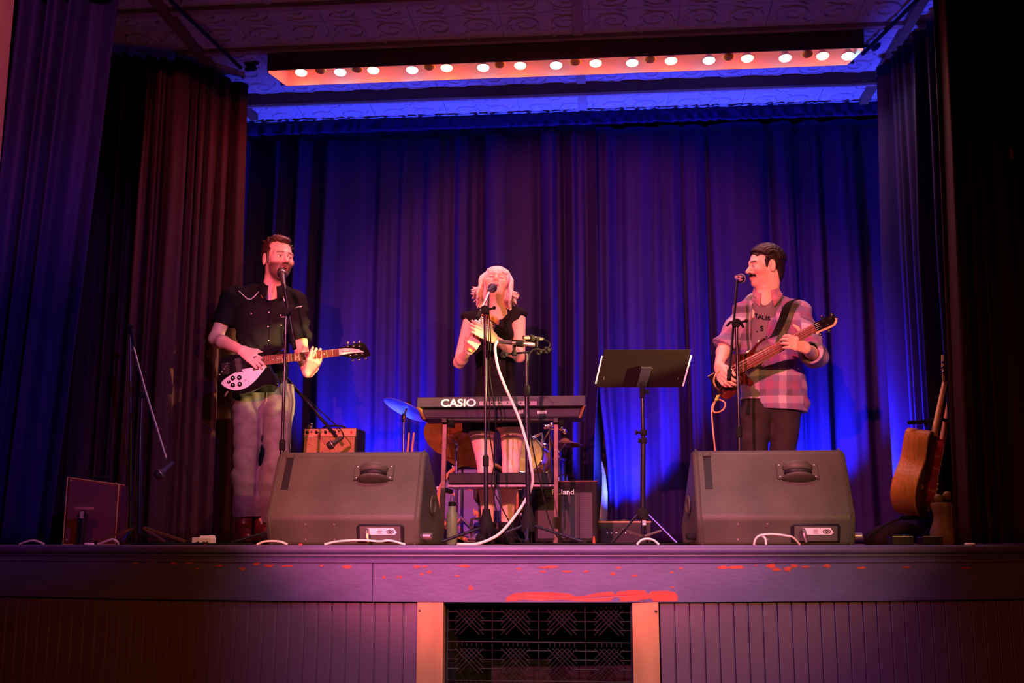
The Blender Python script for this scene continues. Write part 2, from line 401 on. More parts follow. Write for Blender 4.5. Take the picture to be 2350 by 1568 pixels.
for xe, s in ((xa, 1), (xb, -1)):
    ln.hexa([(xe, 1.437, z0), (xe+s*.006, 1.437, z0), (xe+s*.056, 1.681, z0+.012), (xe+s*.05, 1.681, z0+.012), (xe, 1.437, z1), (xe+s*.006, 1.437, z1), (xe+s*.056, 1.7, z1), (xe+s*.05, 1.7, z1)])
ln.build('reflector', M_lin, st, smooth=0)
M_red = mat('lamp_red_lit', (1, .3, .2), .4, emit=((1, .085, .022), 150)); M_cy = mat('lamp_pale_blue_lit', (.6, .9, 1), .4, emit=((.25, .75, 1), 20))
M_yel = mat('lamp_amber_off', (1, .70, .05), .5); M_neck = mat('lamp_neck', (.55, .5, .48), .35, .5)
lampx = [691, 781, 857, 946, 1025, 1109, 1194, 1276, 1367, 1451, 1540, 1627, 1715, 1802, 1888, 1946]
def lamp(p, lens, tilt, lit=None):
    ax = Vector((0, -math.sin(tilt), -math.cos(tilt)))
    ne = MB().lathe([(.012, -.085), (.014, -.05), (.022, -.035), (.037, -.004), (.038, .0)], p, ax, 18).build('lamp', M_neck, st)
    MB().lathe([(.038, 0), (.038, .005), (.032, .012), (.018, .017), (0, .018)], p, ax, 18).build('lens', lens, ne)
    if lit:
        l = bpy.data.lights.new('lamp_glow', 'SPOT'); l.color = lit; l.energy = 30 if lit[0] > .9 else 12; l.spot_size = R(150); l.spot_blend = .8; l.shadow_soft_size = .03
        lo = bpy.data.objects.new('lamp_glow', l); COL.objects.link(lo); lo.parent = st; lo.location = p+ax*.03-OFF[st]
        lo.rotation_euler = ax.to_track_quat('-Z', 'Y').to_euler()
for i, px in enumerate(lampx):
    py = 166-(px-691)*(166-126)/(1946-691)+(2 if i % 2 else 0)
    p = P(px, py, 1.55)
    lamp(p, M_red if i % 2 == 0 else M_cy, .12, (1, .09, .02) if i % 2 == 0 else (.4, .85, 1))
for px in (735, 820, 985, 1147, 1320, 1492, 1672, 1853):
    py = 158-(px-735)*(158-121)/(1853-735)
    lamp(P(px, py+3, 1.475), M_yel, .05)

# ---------------------------------------------------------------- curtains
M_velvet = mat('midnight_velvet', (.011, .004, .056), .75, var=.25, scale=3, bump=.12, bscale=220, stretch=(6, 6, .25), spec=.15)
M_velvet_redlit = mat('redlit_velvet', (.034, .008, .014), .75, var=.25, scale=3, bump=.12, bscale=220, stretch=(6, 6, .25), spec=.15)  # the same velvet with red strip light put into its colour
M_lining = mat('grey_curtain_lining', (.11, .09, .09), .85, var=.12, scale=20)
def polyat(pts, s):
    L = [0]
    for a, b in zip(pts, pts[1:]): L.append(L[-1]+math.hypot(b[0]-a[0], b[1]-a[1]))
    t = s*L[-1]
    for i in range(len(pts)-1):
        if t <= L[i+1] or i == len(pts)-2:
            f = (t-L[i])/max(1e-9, L[i+1]-L[i]); a, b = pts[i], pts[i+1]
            d = Vector((b[0]-a[0], b[1]-a[1])).normalized()
            return Vector((a[0]+(b[0]-a[0])*f, a[1]+(b[1]-a[1])*f)), Vector((-d.y, d.x))
def curtain(name, label, top, bot, zt, zb, folds, amp, seed, m, nu=360, nv=36, a_top=.55, shape=None, thick=.006, sharp=.5):
    rnd = random.Random(seed); ph = [rnd.uniform(0, 6.28) for _ in range(12)]; me = bpy.data.meshes.new(name)
    vs = []; fs = []
    for j in range(nv+1):
        t = j/nv; z = zt+(zb-zt)*t
        for i in range(nu+1):
            s = i/nu
            a, na = polyat(top, s); b_, nb = polyat(bot, s); p = a.lerp(b_, t**1.15); nn = na.lerp(nb, t).normalized()
            q = 2*math.pi*folds*(s+.55/folds*math.sin(2*math.pi*folds*.23*s+ph[0])*.5+.4/folds*math.sin(2*math.pi*folds*.41*s+ph[8])*.4+.02*math.sin(5*s+ph[1])+.004*t*math.sin(6*t+7*s+ph[2]))
            d = math.sin(q+ph[3])+sharp*math.sin(2*q+ph[4]+.8*t)*.5+.35*math.sin(.43*q+ph[5])+.18*math.sin(3.1*q+ph[6]+t)
            am = amp*(a_top+(1-a_top)*min(1, t*2.2)); am *= .75+.35*math.sin(3.3*s*math.pi+ph[7])
            p = p+nn*d*am
            if shape: p, z2 = shape(s, t, p, z)
            else: z2 = z
            vs.append((p.x, p.y, z2))
    for j in range(nv):
        for i in range(nu): fs.append((j*(nu+1)+i, j*(nu+1)+i+1, (j+1)*(nu+1)+i+1, (j+1)*(nu+1)+i))
    me.from_pydata(vs, [], fs)
    for p in me.polygons: p.use_smooth = True
    me.materials.append(m); o = link(name, me); md = o.modifiers.new('cloth', 'SOLIDIFY'); md.thickness = thick; md.offset = 0
    return tag(o, label, 'curtain')
gapx = P(1378, 1100, 2.7).x
def shape_l(s, t, p, z):     # right edge pulls open low down
    g = max(0, min(1, (t-.62)/.30)); g = math.sin(g*math.pi*.62)
    return Vector((p.x-.045*g*max(0, (s-.93)/.07), p.y)), z
def shape_r(s, t, p, z):
    g = max(0, min(1, (t-.66)/.30)); g = math.sin(g*math.pi*.62)
    return Vector((p.x+.055*g*max(0, 1-s/.06), p.y+.03*g*max(0, 1-s/.06))), z
curtain('stage_curtain', 'midnight blue back curtain panel behind singer and guitarist', [(-3.4, 2.72), (gapx+.002, 2.72)], [(-3.4, 2.72), (gapx+.002, 2.72)], 3.08, .012, 12.5, .062, 3, M_velvet, 520, 40, shape=shape_l)
curtain('stage_curtain', 'midnight blue back curtain panel behind bassist and music stand', [(gapx+.0, 2.82), (2.6, 2.82)], [(gapx+.0, 2.82), (2.6, 2.82)], 3.08, .012, 9.5, .064, 5, M_velvet, 420, 40, shape=shape_r)
ro = MB().tube([(-3.4, 2.66, 3.085), (2.6, 2.66, 3.085)], .012, 8).build('curtain_rod', mat('black_iron', (.02, .02, .025), .45, .6), off=(-.4, 2.66, 3.08))
tag(ro, 'dark iron curtain rod along the back of the stage ceiling', 'rod')
curtain('valance', 'narrow dark valance gathered under the tin ceiling at the back', [(-3.4, 2.60), (2.5, 2.60)], [(-3.4, 2.62), (2.5, 2.62)], 3.13, 3.035, 60, .012, 9, M_velvet, 700, 5)
# lining turned out at the parting
li = MB(); pts = []
for (px, py, wd) in [(1381, 1060, 2), (1386, 1090, 8), (1388, 1130, 13), (1386, 1170, 17), (1383, 1205, 17), (1382, 1238, 13)]:
    a = P(px-wd/2, py, 2.66); b_ = P(px+wd/2, py, 2.69); pts.append((a, b_))
vs = []; fs = []
for a, b_ in pts: vs += [a, (a+b_)/2+Vector((0, -.015, 0)), b_, b_+Vector((0, .006, 0)), (a+b_)/2+Vector((0, -.009, 0)), a+Vector((0, .006, 0))]
for i in range(len(pts)-1):
    for j in range(6): fs.append((i*6+j, i*6+(j+1) % 6, (i+1)*6+(j+1) % 6, (i+1)*6+j))
li.add(vs, fs)
lo = li.build('curtain_lining', M_lining, bpy.data.objects['stage_curtain.001'], smooth=60)
# left wing: curtain running back along the stage, red light in its colour, and the dark house curtain in front
a0, a1, a2 = P(20, 700, 1.12), P(400, 700, 1.38), P(557, 600, 1.84)
curtain('wing_curtain', 'wing curtain in heavy folds at the left with red light in its colour', [(a0.x, a0.y), (a1.x, a1.y), (a2.x, a2.y)], [(a0.x, a0.y), (a1.x, a1.y-.05), (a2.x+.05, a2.y-.05)], 3.07, .012, 15, .055, 11, M_velvet_redlit, 420, 36)
rl = MB().tube([PZ(392, 2, 3.09), PZ(535, 133, 3.09)+Vector((0, .15, 0))], .012, 8).build('curtain_rod', MATS['black_iron'], off=(-2.5, 1.2, 3.09))
tag(rl, 'dark iron curtain rod above the left wing curtain', 'rod')
b0, b1 = P(-90, 500, .52), P(272, 5, .52); c1 = P(118, 1200, .52)
curtain('house_curtain', 'near-black house curtain with blue-lit folds at the far left', [(b0.x-.2, .50), (b1.x, .58)], [(b0.x-.2, .46), (c1.x, .52)], 3.6, .012, 4.6, .085, 13, M_velvet, 300, 36, a_top=.9)
# right wing
d0, d1 = P(2012, 120, 1.95), P(2200, 600, 1.15); e0, e1 = P(2075, 1200, 1.95), P(2240, 1200, 1.1)
curtain('wing_curtain', 'wing curtain gathered at the top with blue and rose light at the right', [(d0.x, d0.y), (d1.x, d1.y)], [(e0.x, e0.y), (e1.x, e1.y)], 3.07, .012, 6.5, .058, 17, M_velvet, 320, 36, a_top=.45)
rr = MB().tube([PZ(2105, 0, 3.1), PZ(1992, 100, 3.1)+Vector((0, .15, 0))], .012, 8).build('curtain_rod', MATS['black_iron'], off=(1.7, 1.4, 3.1))
tag(rr, 'dark iron curtain rod above the right wing curtain', 'rod')
f0, f1 = P(2155, 0, .62), P(2500, 600, .62); g0 = P(2192, 1150, .62)
curtain('house_curtain', 'near-black house curtain hanging at the far right edge', [(f0.x, .66), (f1.x, .60)], [(g0.x, .64), (f1.x, .58)], 3.5, .012, 7, .05, 19, M_velvet_redlit, 260, 36, a_top=.9)
# knotted cord ends where rods meet the strip light
for (px, py, Y, lab) in [(575, 150, 1.62, 'dark bunched cloth knot at the left end of the strip light'), (1996, 100, 1.72, 'dark bunched cloth knot at the right end of the strip light')]:
    p = P(px, py, Y); mb = MB(); rnd = random.Random(px)
    pts = [p+Vector((rnd.uniform(-.06, .06), rnd.uniform(-.03, .03), rnd.uniform(-.05, .06))) for _ in range(9)]
    mb.tube(catmull(pts, 5), .014, 7); tag(mb.build('cloth_knot', M_velvet, off=p), lab, 'cloth')
# ================================================================ blue floor washes behind the band
M_blk = mat('black_plastic', (.010, .009, .012), .5, bump=.1, bscale=200, spec=.25); M_chrome = mat('chrome', (.75, .72, .74), .18, 1.0)
M_steel = mat('dull_steel', (.40, .38, .40), .35, .9); M_rub = mat('black_rubber', (.006, .006, .007), .8, spec=.2)
M_gloss = mat('gloss_black_paint', (.012, .010, .014), .16, coat=.5); M_blksteel = mat('black_stand_tube', (.022, .020, .036), .25, .6)
def par_can(px, Y, power, lean, lab, dx=0., size=88):
    p = P(px, 1240, Y); p.z = 0
    r = thing('par_can', lab, 'stage light', p, 'blue floor wash lights')
    ax = Vector((dx, lean, 1)).normalized(); c = p+Vector((0, 0, .10))
    MB().lathe([(.02, -.08), (.045, -.07), (.055, -.02), (.06, .045), (.055, .045), (.05, .0), (.03, -.02)], c, ax, 20).build('can', M_blk, r)
    MB().lathe([(.052, .02), (.03, .028), (0, .03)], c, ax, 18).build('lens', mat('blue_led_lens', (.1, .1, 1), .3, emit=((.05, .06, 1), 12)), r)
    y = MB(); pts = [c+Vector((s*.075, 0, 0)) for s in (-1,)]
    y.tube([c+Vector((-.07, 0, 0)), p+Vector((-.07, 0, .012)), p+Vector((.07, 0, .012)), c+Vector((.07, 0, 0))], .006, 6); y.build('yoke', M_blk, r)
    l = bpy.data.lights.new('blue_wash', 'SPOT'); l.color = (.03, .05, 1); l.energy = power; l.spot_size = R(size); l.spot_blend = .9; l.shadow_soft_size = .04
    lo = bpy.data.objects.new('blue_wash', l); COL.objects.link(lo); lo.parent = r; lo.location = c+ax*.06-OFF[r]
    lo.rotation_euler = ax.to_track_quat('-Z', 'Y').to_euler()
par_can(830, 2.44, 860, .42, 'small black floor wash light hidden behind the left monitor')
par_can(1432, 2.52, 860, .40, 'small black floor wash light behind the music stand')
par_can(1878, 2.46, 860, .42, 'small black floor wash light hidden behind the right monitor')
par_can(1930, 1.80, 1500, -.05, 'small black floor wash light between right monitor and guitars', .75, 70)
# ================================================================ floor monitors
M_mon = mat('worn_black_cabinet', (.058, .062, .044), .48, var=.25, scale=4, bump=.35, bscale=160, spec=.25); M_label = mat('white_label', (.80, .78, .80), .5)
M_ink = mat('black_ink', (.012, .012, .02), .9, spec=.1)
def monitor(px0, px1, Y, lab):
    a = P(px0, 1183, Y); b = P(px1, 1183, Y); cx = (a.x+b.x)/2; W = (b.x-a.x)
    r = thing('floor_monitor', lab, 'speaker', (cx, Y+.25, 0), 'floor monitors at the stage edge')
    #   profile (depth, height, half width)
    prof = [(.035, .0, .49*W), (.0, .135, .5*W), (.165, .455, .495*W), (.235, .475, .50*W), (.52, .10, .555*W), (.50, .0, .55*W)]
    body = MB(); N = len(prof); vs = []
    for s in (-1, 1): vs += [Vector((cx+s*hw, Y+d, h)) for d, h, hw in prof]
    body.add(vs, [(i, (i+1) % N, N+(i+1) % N, N+i) for i in range(N)]+[tuple(range(N-1, -1, -1)), tuple(range(N, 2*N))])
    body.build('cabinet', M_mon, r, bevel=.018, bseg=3)
    # raised end caps
    for s in (-1, 1):
        pts = [Vector((cx+s*(hw-.022), Y+d, h)) for d, h, hw in prof]
        c = sum(pts, Vector())/N
        MB().tube([c+(p-c)*1.0 for p in pts[:4]], .006, 6).build('edge_rib', M_mon, r)
    up = (Vector((0, .165, .455))-Vector((0, 0, .135))).normalized(); n = Vector((1, 0, 0)).cross(up); n = n if n.y < 0 else -n; ux = Vector((1, 0, 0))
    O = Vector((cx, Y, .135))
    hx = .17*W; f = lambda u, v, t=0: O+ux*u+up*v+n*t
    # pole-cup handle
    pl = MB(); pl.prism([(-.1, -.045), (.1, -.045), (.1, .04), (-.1, .04)], f(hx, .25), ux, up, n, -.004, .012, .004); pl.build('handle_plate', M_mon, r)
    Mh = Matrix((ux, up, n)).transposed()
    hd = MB(); hd.ball(f(hx, .262, .012), (.074, .040, .052), Mh, 20, 12); hd.build('handle_hood', M_mon, r)
    MB().ball(f(hx, .234, .012), (.069, .026, .044), Mh, 18, 10).build('handle_cavity_shade', M_blk, r)  # solid black ball, its colour stands in for shade in the hollow
    MB().ball(f(hx, .205, .010), (.081, .017, .060), Mh, 20, 10).build('handle_lip', M_mon, r)
    for sx in (-.085, .085):
        for sv in (-.035, .03): MB().lathe([(.005, 0), (.004, .003), (0, .004)], f(hx+sx, .25+sv, .012), n, 8).build('bolt', M_steel, r)
    # recessed grip slot
    sl = MB(); sx = -.405*W; sl.prism([(-.018, -.10), (.018, -.10), (.018, .085), (-.018, .085)], f(sx, .255), ux, up, n, -.002, .003, .001); sl.build('grip_slot', M_blk, r)
    MB().prism([(-.02, 0), (.02, 0), (.02, .02), (-.02, .02)], f(sx, .335), ux, up, n, 0, .014, .004).build('grip_lip', M_mon, r)
    # lower panel: connector dish with label, bolts
    lo = (Vector((0, 0, .135))-Vector((0, .035, 0))).normalized(); n2 = Vector((1, 0, 0)).cross(lo); n2 = n2 if n2.y < 0 else -n2
    O2 = Vector((cx, Y+.035, 0)); g = lambda u, v, t=0: O2+ux*u+lo*v+n2*t
    hx2 = .185*W/.755
    MB().prism([(-.115, -.045), (.115, -.045), (.118, .03), (.105, .045), (-.105, .045), (-.118, .03)], g(hx2, .062), ux, lo, n2, -.002, .008, .004).build('connector_rim', M_blk, r)
    MB().prism([(-.10, -.036), (.10, -.036), (.10, .036), (-.10, .036)], g(hx2, .062), ux, lo, n2, .006, .0095, 0).build('connector_dish', mat('dish_grey', (.08, .075, .07), .4), r, smooth=0)
    la = MB().prism([(-.075, -.012), (.06, -.012), (.07, .0), (.055, .022), (-.075, .022)], g(hx2+.012, .068), ux, lo, n2, .0095, .0108, 0).build('connector_label', M_label, r, smooth=0)
    em = MB(); em.tube([g(hx2+.05+.017*math.cos(t), .072+.009*math.sin(t), .0115) for t in [2*math.pi*i/16 for i in range(16)]], .0018, 5, True)
    em.tube([g(hx2+.05+.008*math.cos(t), .072+.004*math.sin(t), .0115) for t in [2*math.pi*i/12 for i in range(12)]], .0018, 5, True)
    for i in range(4): em.tube([g(hx2-.012, .063+.006*i, .0112), g(hx2+.012-.004*(i % 2), .063+.006*i, .0112)], .0009, 4)
    em.build('label_print', M_ink, r)
    plg = MB(); plg.lathe([(.011, 0), (.012, .012), (.010, .03), (.006, .034)], g(hx2-.06, .078, .010), n2, 10)
    plg.tube([g(hx2-.06, .078, .03), g(hx2-.058, .055, .045), g(hx2-.05, .03, .05)], [.011, .010, .007], 8); plg.build('plug', M_steel, r)
    for bx in (-.12, .02):
        for bv in (.105, .03): MB().lathe([(.006, 0), (.005, .003), (0, .004)], g(bx*W/.755-.06, bv, .0), n2, 8).build('bolt', M_steel, r)
    # stacking cups on the end
    for s in (-1, 1):
        MB().lathe([(.05, 0), (.05, .006), (.035, .008), (.03, .002), (0, .002)], Vector((cx+s*(.525*W), Y+.26, .2)), (s, -.12, 0), 22).build('end_cup', M_mon, r)
        MB().lathe([(.018, 0), (.018, .04), (.012, .046), (0, .046)], Vector((cx+s*(.50*W), Y+.10, .045)), (s, -.1, 0), 14).build('foot', M_rub if s < 0 else M_steel, r)
    return r
monitor(607, 964, .28, 'worn black floor monitor in front of the guitarist in grey jeans')
rm = monitor(1598, 1966, .36, 'worn black floor monitor in front of the bassist')

# ================================================================ stands and microphones
M_mesh = mat('mic_grille', (.05, .045, .05), .35, .8, bump=.6, bscale=900); M_mic = mat('mic_body', (.05, .045, .05), .38, .3)
def mic(tip, tail, label, cat='microphone', body=None, ball=.026, group=None):
    tip = Vector(tip); tail = Vector(tail); ax = (tip-tail).normalized(); L = (tip-tail).length
    r = thing('microphone', label, cat, tail, group)
    MB().lathe([(.010, 0), (.012, .01), (.0125, .03), (.016, L*.55), (.019, L*.62), (.0195, L*.64), (.0195, L*.66)], tail, ax, 16).build('handle', body or M_mic, r)
    MB().lathe([(.019, L*.66), (ball, L*.72), (ball, L*.80), (ball*.93, L*.9), (ball*.7, L*.97), (0, L)], tail, ax, 18).build('grille_ball', M_mesh, r)
    MB().lathe([(ball+.001, L*.735), (ball+.0015, L*.745), (ball+.0015, L*.775), (ball+.001, L*.785)], tail, ax, 18).build('band', M_steel, r)
    return r
def clip(mb, c, ax):
    ax = Vector(ax).normalized(); mb.lathe([(.017, -.03), (.019, -.02), (.021, .02), (.019, .03)], c, ax, 14)
def tripod(r, base, h, legs, cone=True, leg_r=.008, name='leg', m=None, hub_r=.04):
    m = m or M_blksteel
    if cone: MB().lathe([(.012, h+.05), (.02, h+.05), (.024, h+.02), (.036, h-.03), (hub_r, h-.07), (hub_r*.9, h-.08), (.02, h-.08)], base, (0, 0, 1), 18).build('hub', M_rub, r)
    for (dx, dy) in legs:
        s = Vector((dx, dy, 0)).normalized()*.03
        lg = MB().tube([base+s+Vector((0, 0, h-.05)), base+Vector((dx, dy, .012))], leg_r, 8).build(name, m, r)
        MB().tube([base+Vector((dx*.93, dy*.93, (h-.05)*.07+.012)), base+Vector((dx, dy, .011))], leg_r*1.35, 8).build('rubber_foot', M_rub, lg)
def mic_stand(label, base_px, Y, top, legs, hub=.13, boom=None, clutchz=None, mid=None, polem=None, group='straight and boom microphone stands', lean=(0, 0)):
    b = P(base_px, 1244, Y); b.z = 0; r = thing('mic_stand', label, 'mic stand', b, group)
    tripod(r, b, hub, legs)
    t = Vector(top); m = mid if mid else .55
    j = b.lerp(t, m)
    MB().tube([b+Vector((0, 0, hub-.06)), j], .0125, 12).build('lower_tube', polem or M_blksteel, r)
    MB().tube([j, t], .0085, 12).build('upper_tube', polem or M_blksteel, r)
    d = (t-b).normalized()
    MB().lathe([(.0145, -.03), (.017, -.025), (.017, .02), (.012, .03)], j, d, 14).build('clutch', M_rub, r)
    if boom:
        a, e = Vector(boom[0]), Vector(boom[1]); bt = MB().tube([a, e], .0075, 10).build('boom_arm', M_steel if len(boom) > 2 else M_blksteel, r)
        MB().tube([a-(e-a).normalized()*.01, a+(e-a).normalized()*.05], .013, 10).build('counterweight', M_rub, bt)
        MB().lathe([(.016, -.022), (.024, -.018), (.024, .018), (.016, .022)], t, (0, 1, 0), 14).build('swivel_joint', M_rub, r)
        k = MB(); k.tube([t+Vector((.02, -.01, 0)), t+Vector((.045, -.01, .008))], .006, 8); k.ball(t+Vector((.052, -.01, .01)), .011, seg=10, rings=6); k.build('wing_knob', M_rub, r)
    return r
# guitarist's
YS = .88
mt = P(657, 716, YS); e1 = P(650, 652, YS+.10)
mic_stand('black boom microphone stand in front of the guitarist', 641, YS, mt, [(-.22, -.14), (.24, -.06), (.02, .26)], boom=(P(675, 797, YS-.05), e1), mid=.42)
MB_ = MB(); clip(MB_, P(651, 648, YS+.11), P(646, 622, YS+.2)-P(651, 648, YS+.11))
mic(P(645, 618, YS+.245), P(653, 664, YS+.10), "dark vocal microphone at the guitarist's mouth", group='vocal microphones')
# singer's
YW = .85; mt = P(1113, 712, YW)
ws = mic_stand('black boom microphone stand in front of the blonde singer', 1116, YW, mt, [(-.245, -.10), (.06, -.24), (.22, .12)], boom=(P(1097, 728, YW-.06), P(1122, 672, YW+.12), 1), mid=.35, hub=.14)
mic(P(1133, 659, YW+.34), P(1122, 668, YW+.16), 'dark vocal microphone tilted up at the singer', group='vocal microphones')
# two-microphone stand
YT = .72; mt = P(1208, 812, YT); b = P(1213, 1244, YT); b.z = 0
ts = mic_stand('straight microphone stand with a crossbar holding two microphones', 1213, YT, mt, [(-.24, -.08), (.30, -.07), (.0, -.17)], mid=.80, hub=.15)
MB().tube([P(1146, 815, YT), P(1207, 809, YT), P(1266, 802, YT)], .006, 8).build('crossbar', M_blksteel, ts)
for (px, py) in ((1155, 814), (1252, 804), (1234, 807)):
    c = P(px, py, YT); k = MB(); k.lathe([(.008, -.018), (.013, -.016), (.013, .012), (.008, .018)], c, (0, 0, 1), 12); k.lathe([(.006, 0), (.013, .01), (.013, .02), (.006, .026)], c, (1, -.4, 0), 10); k.build('thumb_screw', M_rub, ts)
k = MB(); k.lathe([(.014, -.008), (.014, .01), (.009, .02), (.010, .05), (.02, .062), (.02, .075)], P(1180, 813, YT), (0, 0, 1), 14); k.build('mic_holder', M_rub, ts)
k = MB(); k.lathe([(.012, -.02), (.012, .01), (.007, .02), (.008, .055), (.016, .06), (.016, .075)], P(1232, 807, YT+.02), (0, 0, 1), 14); k.build('mic_holder', M_rub, ts)
M_brass = mat('champagne_metal', (.62, .50, .38), .28, .9)
def pencil(tail, tip, label):
    tail, tip = Vector(tail), Vector(tip); ax = (tip-tail).normalized(); L = (tip-tail).length; r = thing('microphone', label, 'microphone', tail, 'instrument microphones on the crossbar')
    MB().lathe([(.006, 0), (.010, .008), (.011, .04), (.011, L*.4)], tail, ax, 14).build('connector', M_mic, r)
    MB().lathe([(.0115, L*.4), (.012, L*.95), (.010, L), (0, L)], tail, ax, 14).build('barrel', M_brass, r)
    MB().lathe([(.015, L*.5), (.019, L*.52), (.019, L*.7), (.015, L*.72)], tail, ax, 14).build('clamp', M_rub, r)
pencil(P(1143, 784, YT), P(1227, 792, YT-.03), 'slim champagne microphone at the white cable end of the crossbar')
pencil(P(1248, 779, YT+.06), P(1201, 775, YT-.02), 'slim dark and brass microphone at the right end of the crossbar')
# bassist's
YB = .92; mt = P(1690, 742, YB)
mic_stand('black boom microphone stand in front of the bassist', 1702, YB, mt, [(-.2, -.14), (.22, -.12), (.0, .25)], boom=(P(1673, 868, YB-.08), P(1692, 645, YB+.15)), mid=.50)
c = P(1690, 742, YB); k = MB(); k.tube([P(1668, 748, YB-.01), P(1676, 740, YB-.03), P(1690, 737, YB-.03), P(1700, 740, YB-.03), P(1706, 752, YB-.01)], .007, 8)
tag(k.build('cable_hook', M_blksteel, off=c), 'curved dark bar clamped across the bassist mic stand', 'clamp')
mic(P(1703, 640, YB+.30), P(1690, 636, YB+.14), "microphone with bright end cap in front of the bassist's moustache", group='vocal microphones', body=M_chrome)
# spare boom stand at far left
YL = .62; b = P(318, 1244, YL); b.z = 0
sp = thing('mic_stand', 'unlit tripod boom stand with low hanging arm at far left', 'mic stand', b, 'straight and boom microphone stands')
tripod(sp, b, .14, [(P(228, 1240, YL).x-b.x, -.05), (P(440, 1240, YL).x-b.x, -.02), (.05, .25)], cone=False, leg_r=.007, m=mat('worn_bronze_tube', (.30, .16, .08), .3, .8))
MB().tube([b+Vector((0, 0, .06)), P(322, 1000, YL)], .011, 10).build('lower_tube', M_blksteel, sp)
MB().tube([P(322, 1000, YL), P(326, 905, YL)], .008, 10).build('upper_tube', M_blksteel, sp)
MB().tube([P(304, 790, YL+.05), P(334, 900, YL-.01), P(381, 1052, YL-.08)], .006, 8).build('boom_arm', M_steel, sp)
MB().tube([P(301, 752, YL+.06), P(310, 815, YL+.05)], .011, 8).build('counterweight', M_rub, sp)
MB().lathe([(.013, -.025), (.018, -.02), (.018, .02), (.013, .025)], P(329, 905, YL), (0, 1, 0), 12).build('swivel_joint', M_rub, sp)
mic(P(357, 1096, YL-.14), P(397, 1062, YL-.08), 'dark microphone hanging from the far left boom arm', body=mat('blue_black_mic', (.10, .10, .16), .3, .6))
# second pole standing behind
b2 = P(298, 1244, YL+.25); b2.z = 0; s2 = thing('mic_stand', 'unlit straight stand half hidden behind the far left boom stand', 'mic stand', b2, 'straight and boom microphone stands')
MB().tube([b2+Vector((0, 0, .05)), P(300, 990, YL+.25)], .010, 10).build('lower_tube', M_blksteel, s2); MB().tube([P(300, 990, YL+.25), P(299, 750, YL+.25)], .007, 10).build('upper_tube', M_blksteel, s2)
k = P(299, 748, YL+.25); MB().lathe([(.008, -.03), (.02, -.01), (.022, .005), (.008, .012)], k, (.3, 0, 1), 12).build('mic_clip', M_rub, s2)
tripod(s2, b2, .12, [(-.08, .14), (.2, .12), (.02, -.16)], cone=False, leg_r=.006)
# boom reaching down to the amplifier
YA = 1.62
b3 = P(668, 1244, YA); b3.z = 0; s3 = thing('mic_stand', 'black boom stand behind the guitarist reaching down to the brown amplifier', 'mic stand', b3, 'straight and boom microphone stands')
tripod(s3, b3, .12, [(-.2, .1), (.2, .12), (-.02, -.2)], cone=True)
MB().tube([b3+Vector((0, 0, .06)), P(664, 878, YA)], .010, 10).build('pole', M_blksteel, s3)
MB().tube([P(640, 848, YA+.02), P(664, 875, YA), P(772, 1002, YA-.08)], .010, 10).build('boom_arm', M_blksteel, s3)
MB().tube(catmull([P(668, 884, YA-.02), P(720, 930, YA-.04), P(780, 985, YA-.09), P(788, 1004, YA-.1), P(783, 1008, YA-.1)], 6), .004, 6).build('cable', M_rub, s3)
mic(P(752, 1027, YA-.14), P(786, 1004, YA-.10), 'black microphone pointed at the brown amplifier grille', group='vocal microphones')

# ================================================================ music stand
ms = thing('music_stand', 'black music stand seen from behind with paper edges showing', 'music stand', (P(1476, 1244, .72).x, .72, 0))
YD = .70
A, B_, C_, D_ = P(1367, 889, YD+.06), P(1565, 889, YD+.02), P(1585, 803, YD-.10), P(1387, 803, YD-.06)
nrm = (B_-A).cross(D_-A).normalized(); nrm = nrm if nrm.y < 0 else -nrm
MB().hexa([A, B_, C_, D_, A-nrm*.004, B_-nrm*.004, C_-nrm*.004, D_-nrm*.004]).build('desk', mat('black_powder_coat', (.008, .004, .005), .6, spec=.1), ms, bevel=.0015)
ux = (B_-A).normalized(); uv = (D_-A).normalized()
MB().hexa([A-nrm*.004, B_-nrm*.004, B_-nrm*.045, A-nrm*.045, A-nrm*.004+uv*.004, B_-nrm*.004+uv*.004, B_-nrm*.045+uv*.004, A-nrm*.045+uv*.004]).build('shelf', MATS['black_powder_coat'], ms)
M_paper = mat('white_paper', (.85, .82, .84), .7)
sh = thing('sheet_music', 'white sheet music pages resting on the music stand, only edges visible', 'paper', A-nrm*.006)
for (q, t0, t1, dx) in ((A, .10, .80, -.004), (B_, .03, .80, .004)):
    s = q+ux*dx; a = s+uv*(.21*t0)-nrm*.001; c = s+uv*(.23*t1)-nrm*.001
    MB().hexa([a-ux*.004, a+ux*.004, a+ux*.004-nrm*.006, a-ux*.004-nrm*.006, c-ux*.004, c+ux*.004, c+ux*.004-nrm*.006, c-ux*.004-nrm*.006]).build('page_edge', M_paper, sh)
m0 = A+(B_-A)*.14; 
MB().hexa([A+ux*.01+uv*.005-nrm*.005, B_-ux*.01+uv*.005-nrm*.005, C_-ux*.01-uv*.02-nrm*.005, D_+ux*.01-uv*.02-nrm*.005, A+ux*.01+uv*.005-nrm*.007, B_-ux*.01+uv*.005-nrm*.007, C_-ux*.01-uv*.02-nrm*.007, D_+ux*.01-uv*.02-nrm*.007]).build('page', M_paper, sh)
for (fx, fy) in ((.07, .22), (.07, .26), (.93, .22), (.93, .27), (.46, .5), (.6, .5)):
    MB().lathe([(.003, 0), (.002, .0015), (0, .002)], A+(B_-A)*fx+(D_-A)*fy, nrm, 8).build('rivet', M_chrome, ms)
bx = P(1476, 1244, .72); bx.z = 0
tp = P(1474, 905, .72)
bk = MB(); kx = P(1474, 862, YD); bk.prism([(-.028, -.06), (.028, -.06), (.028, .06), (-.028, .06)], A+(B_-A)*.53+(D_-A)*.3, ux, uv, nrm, 0, .02, .004)
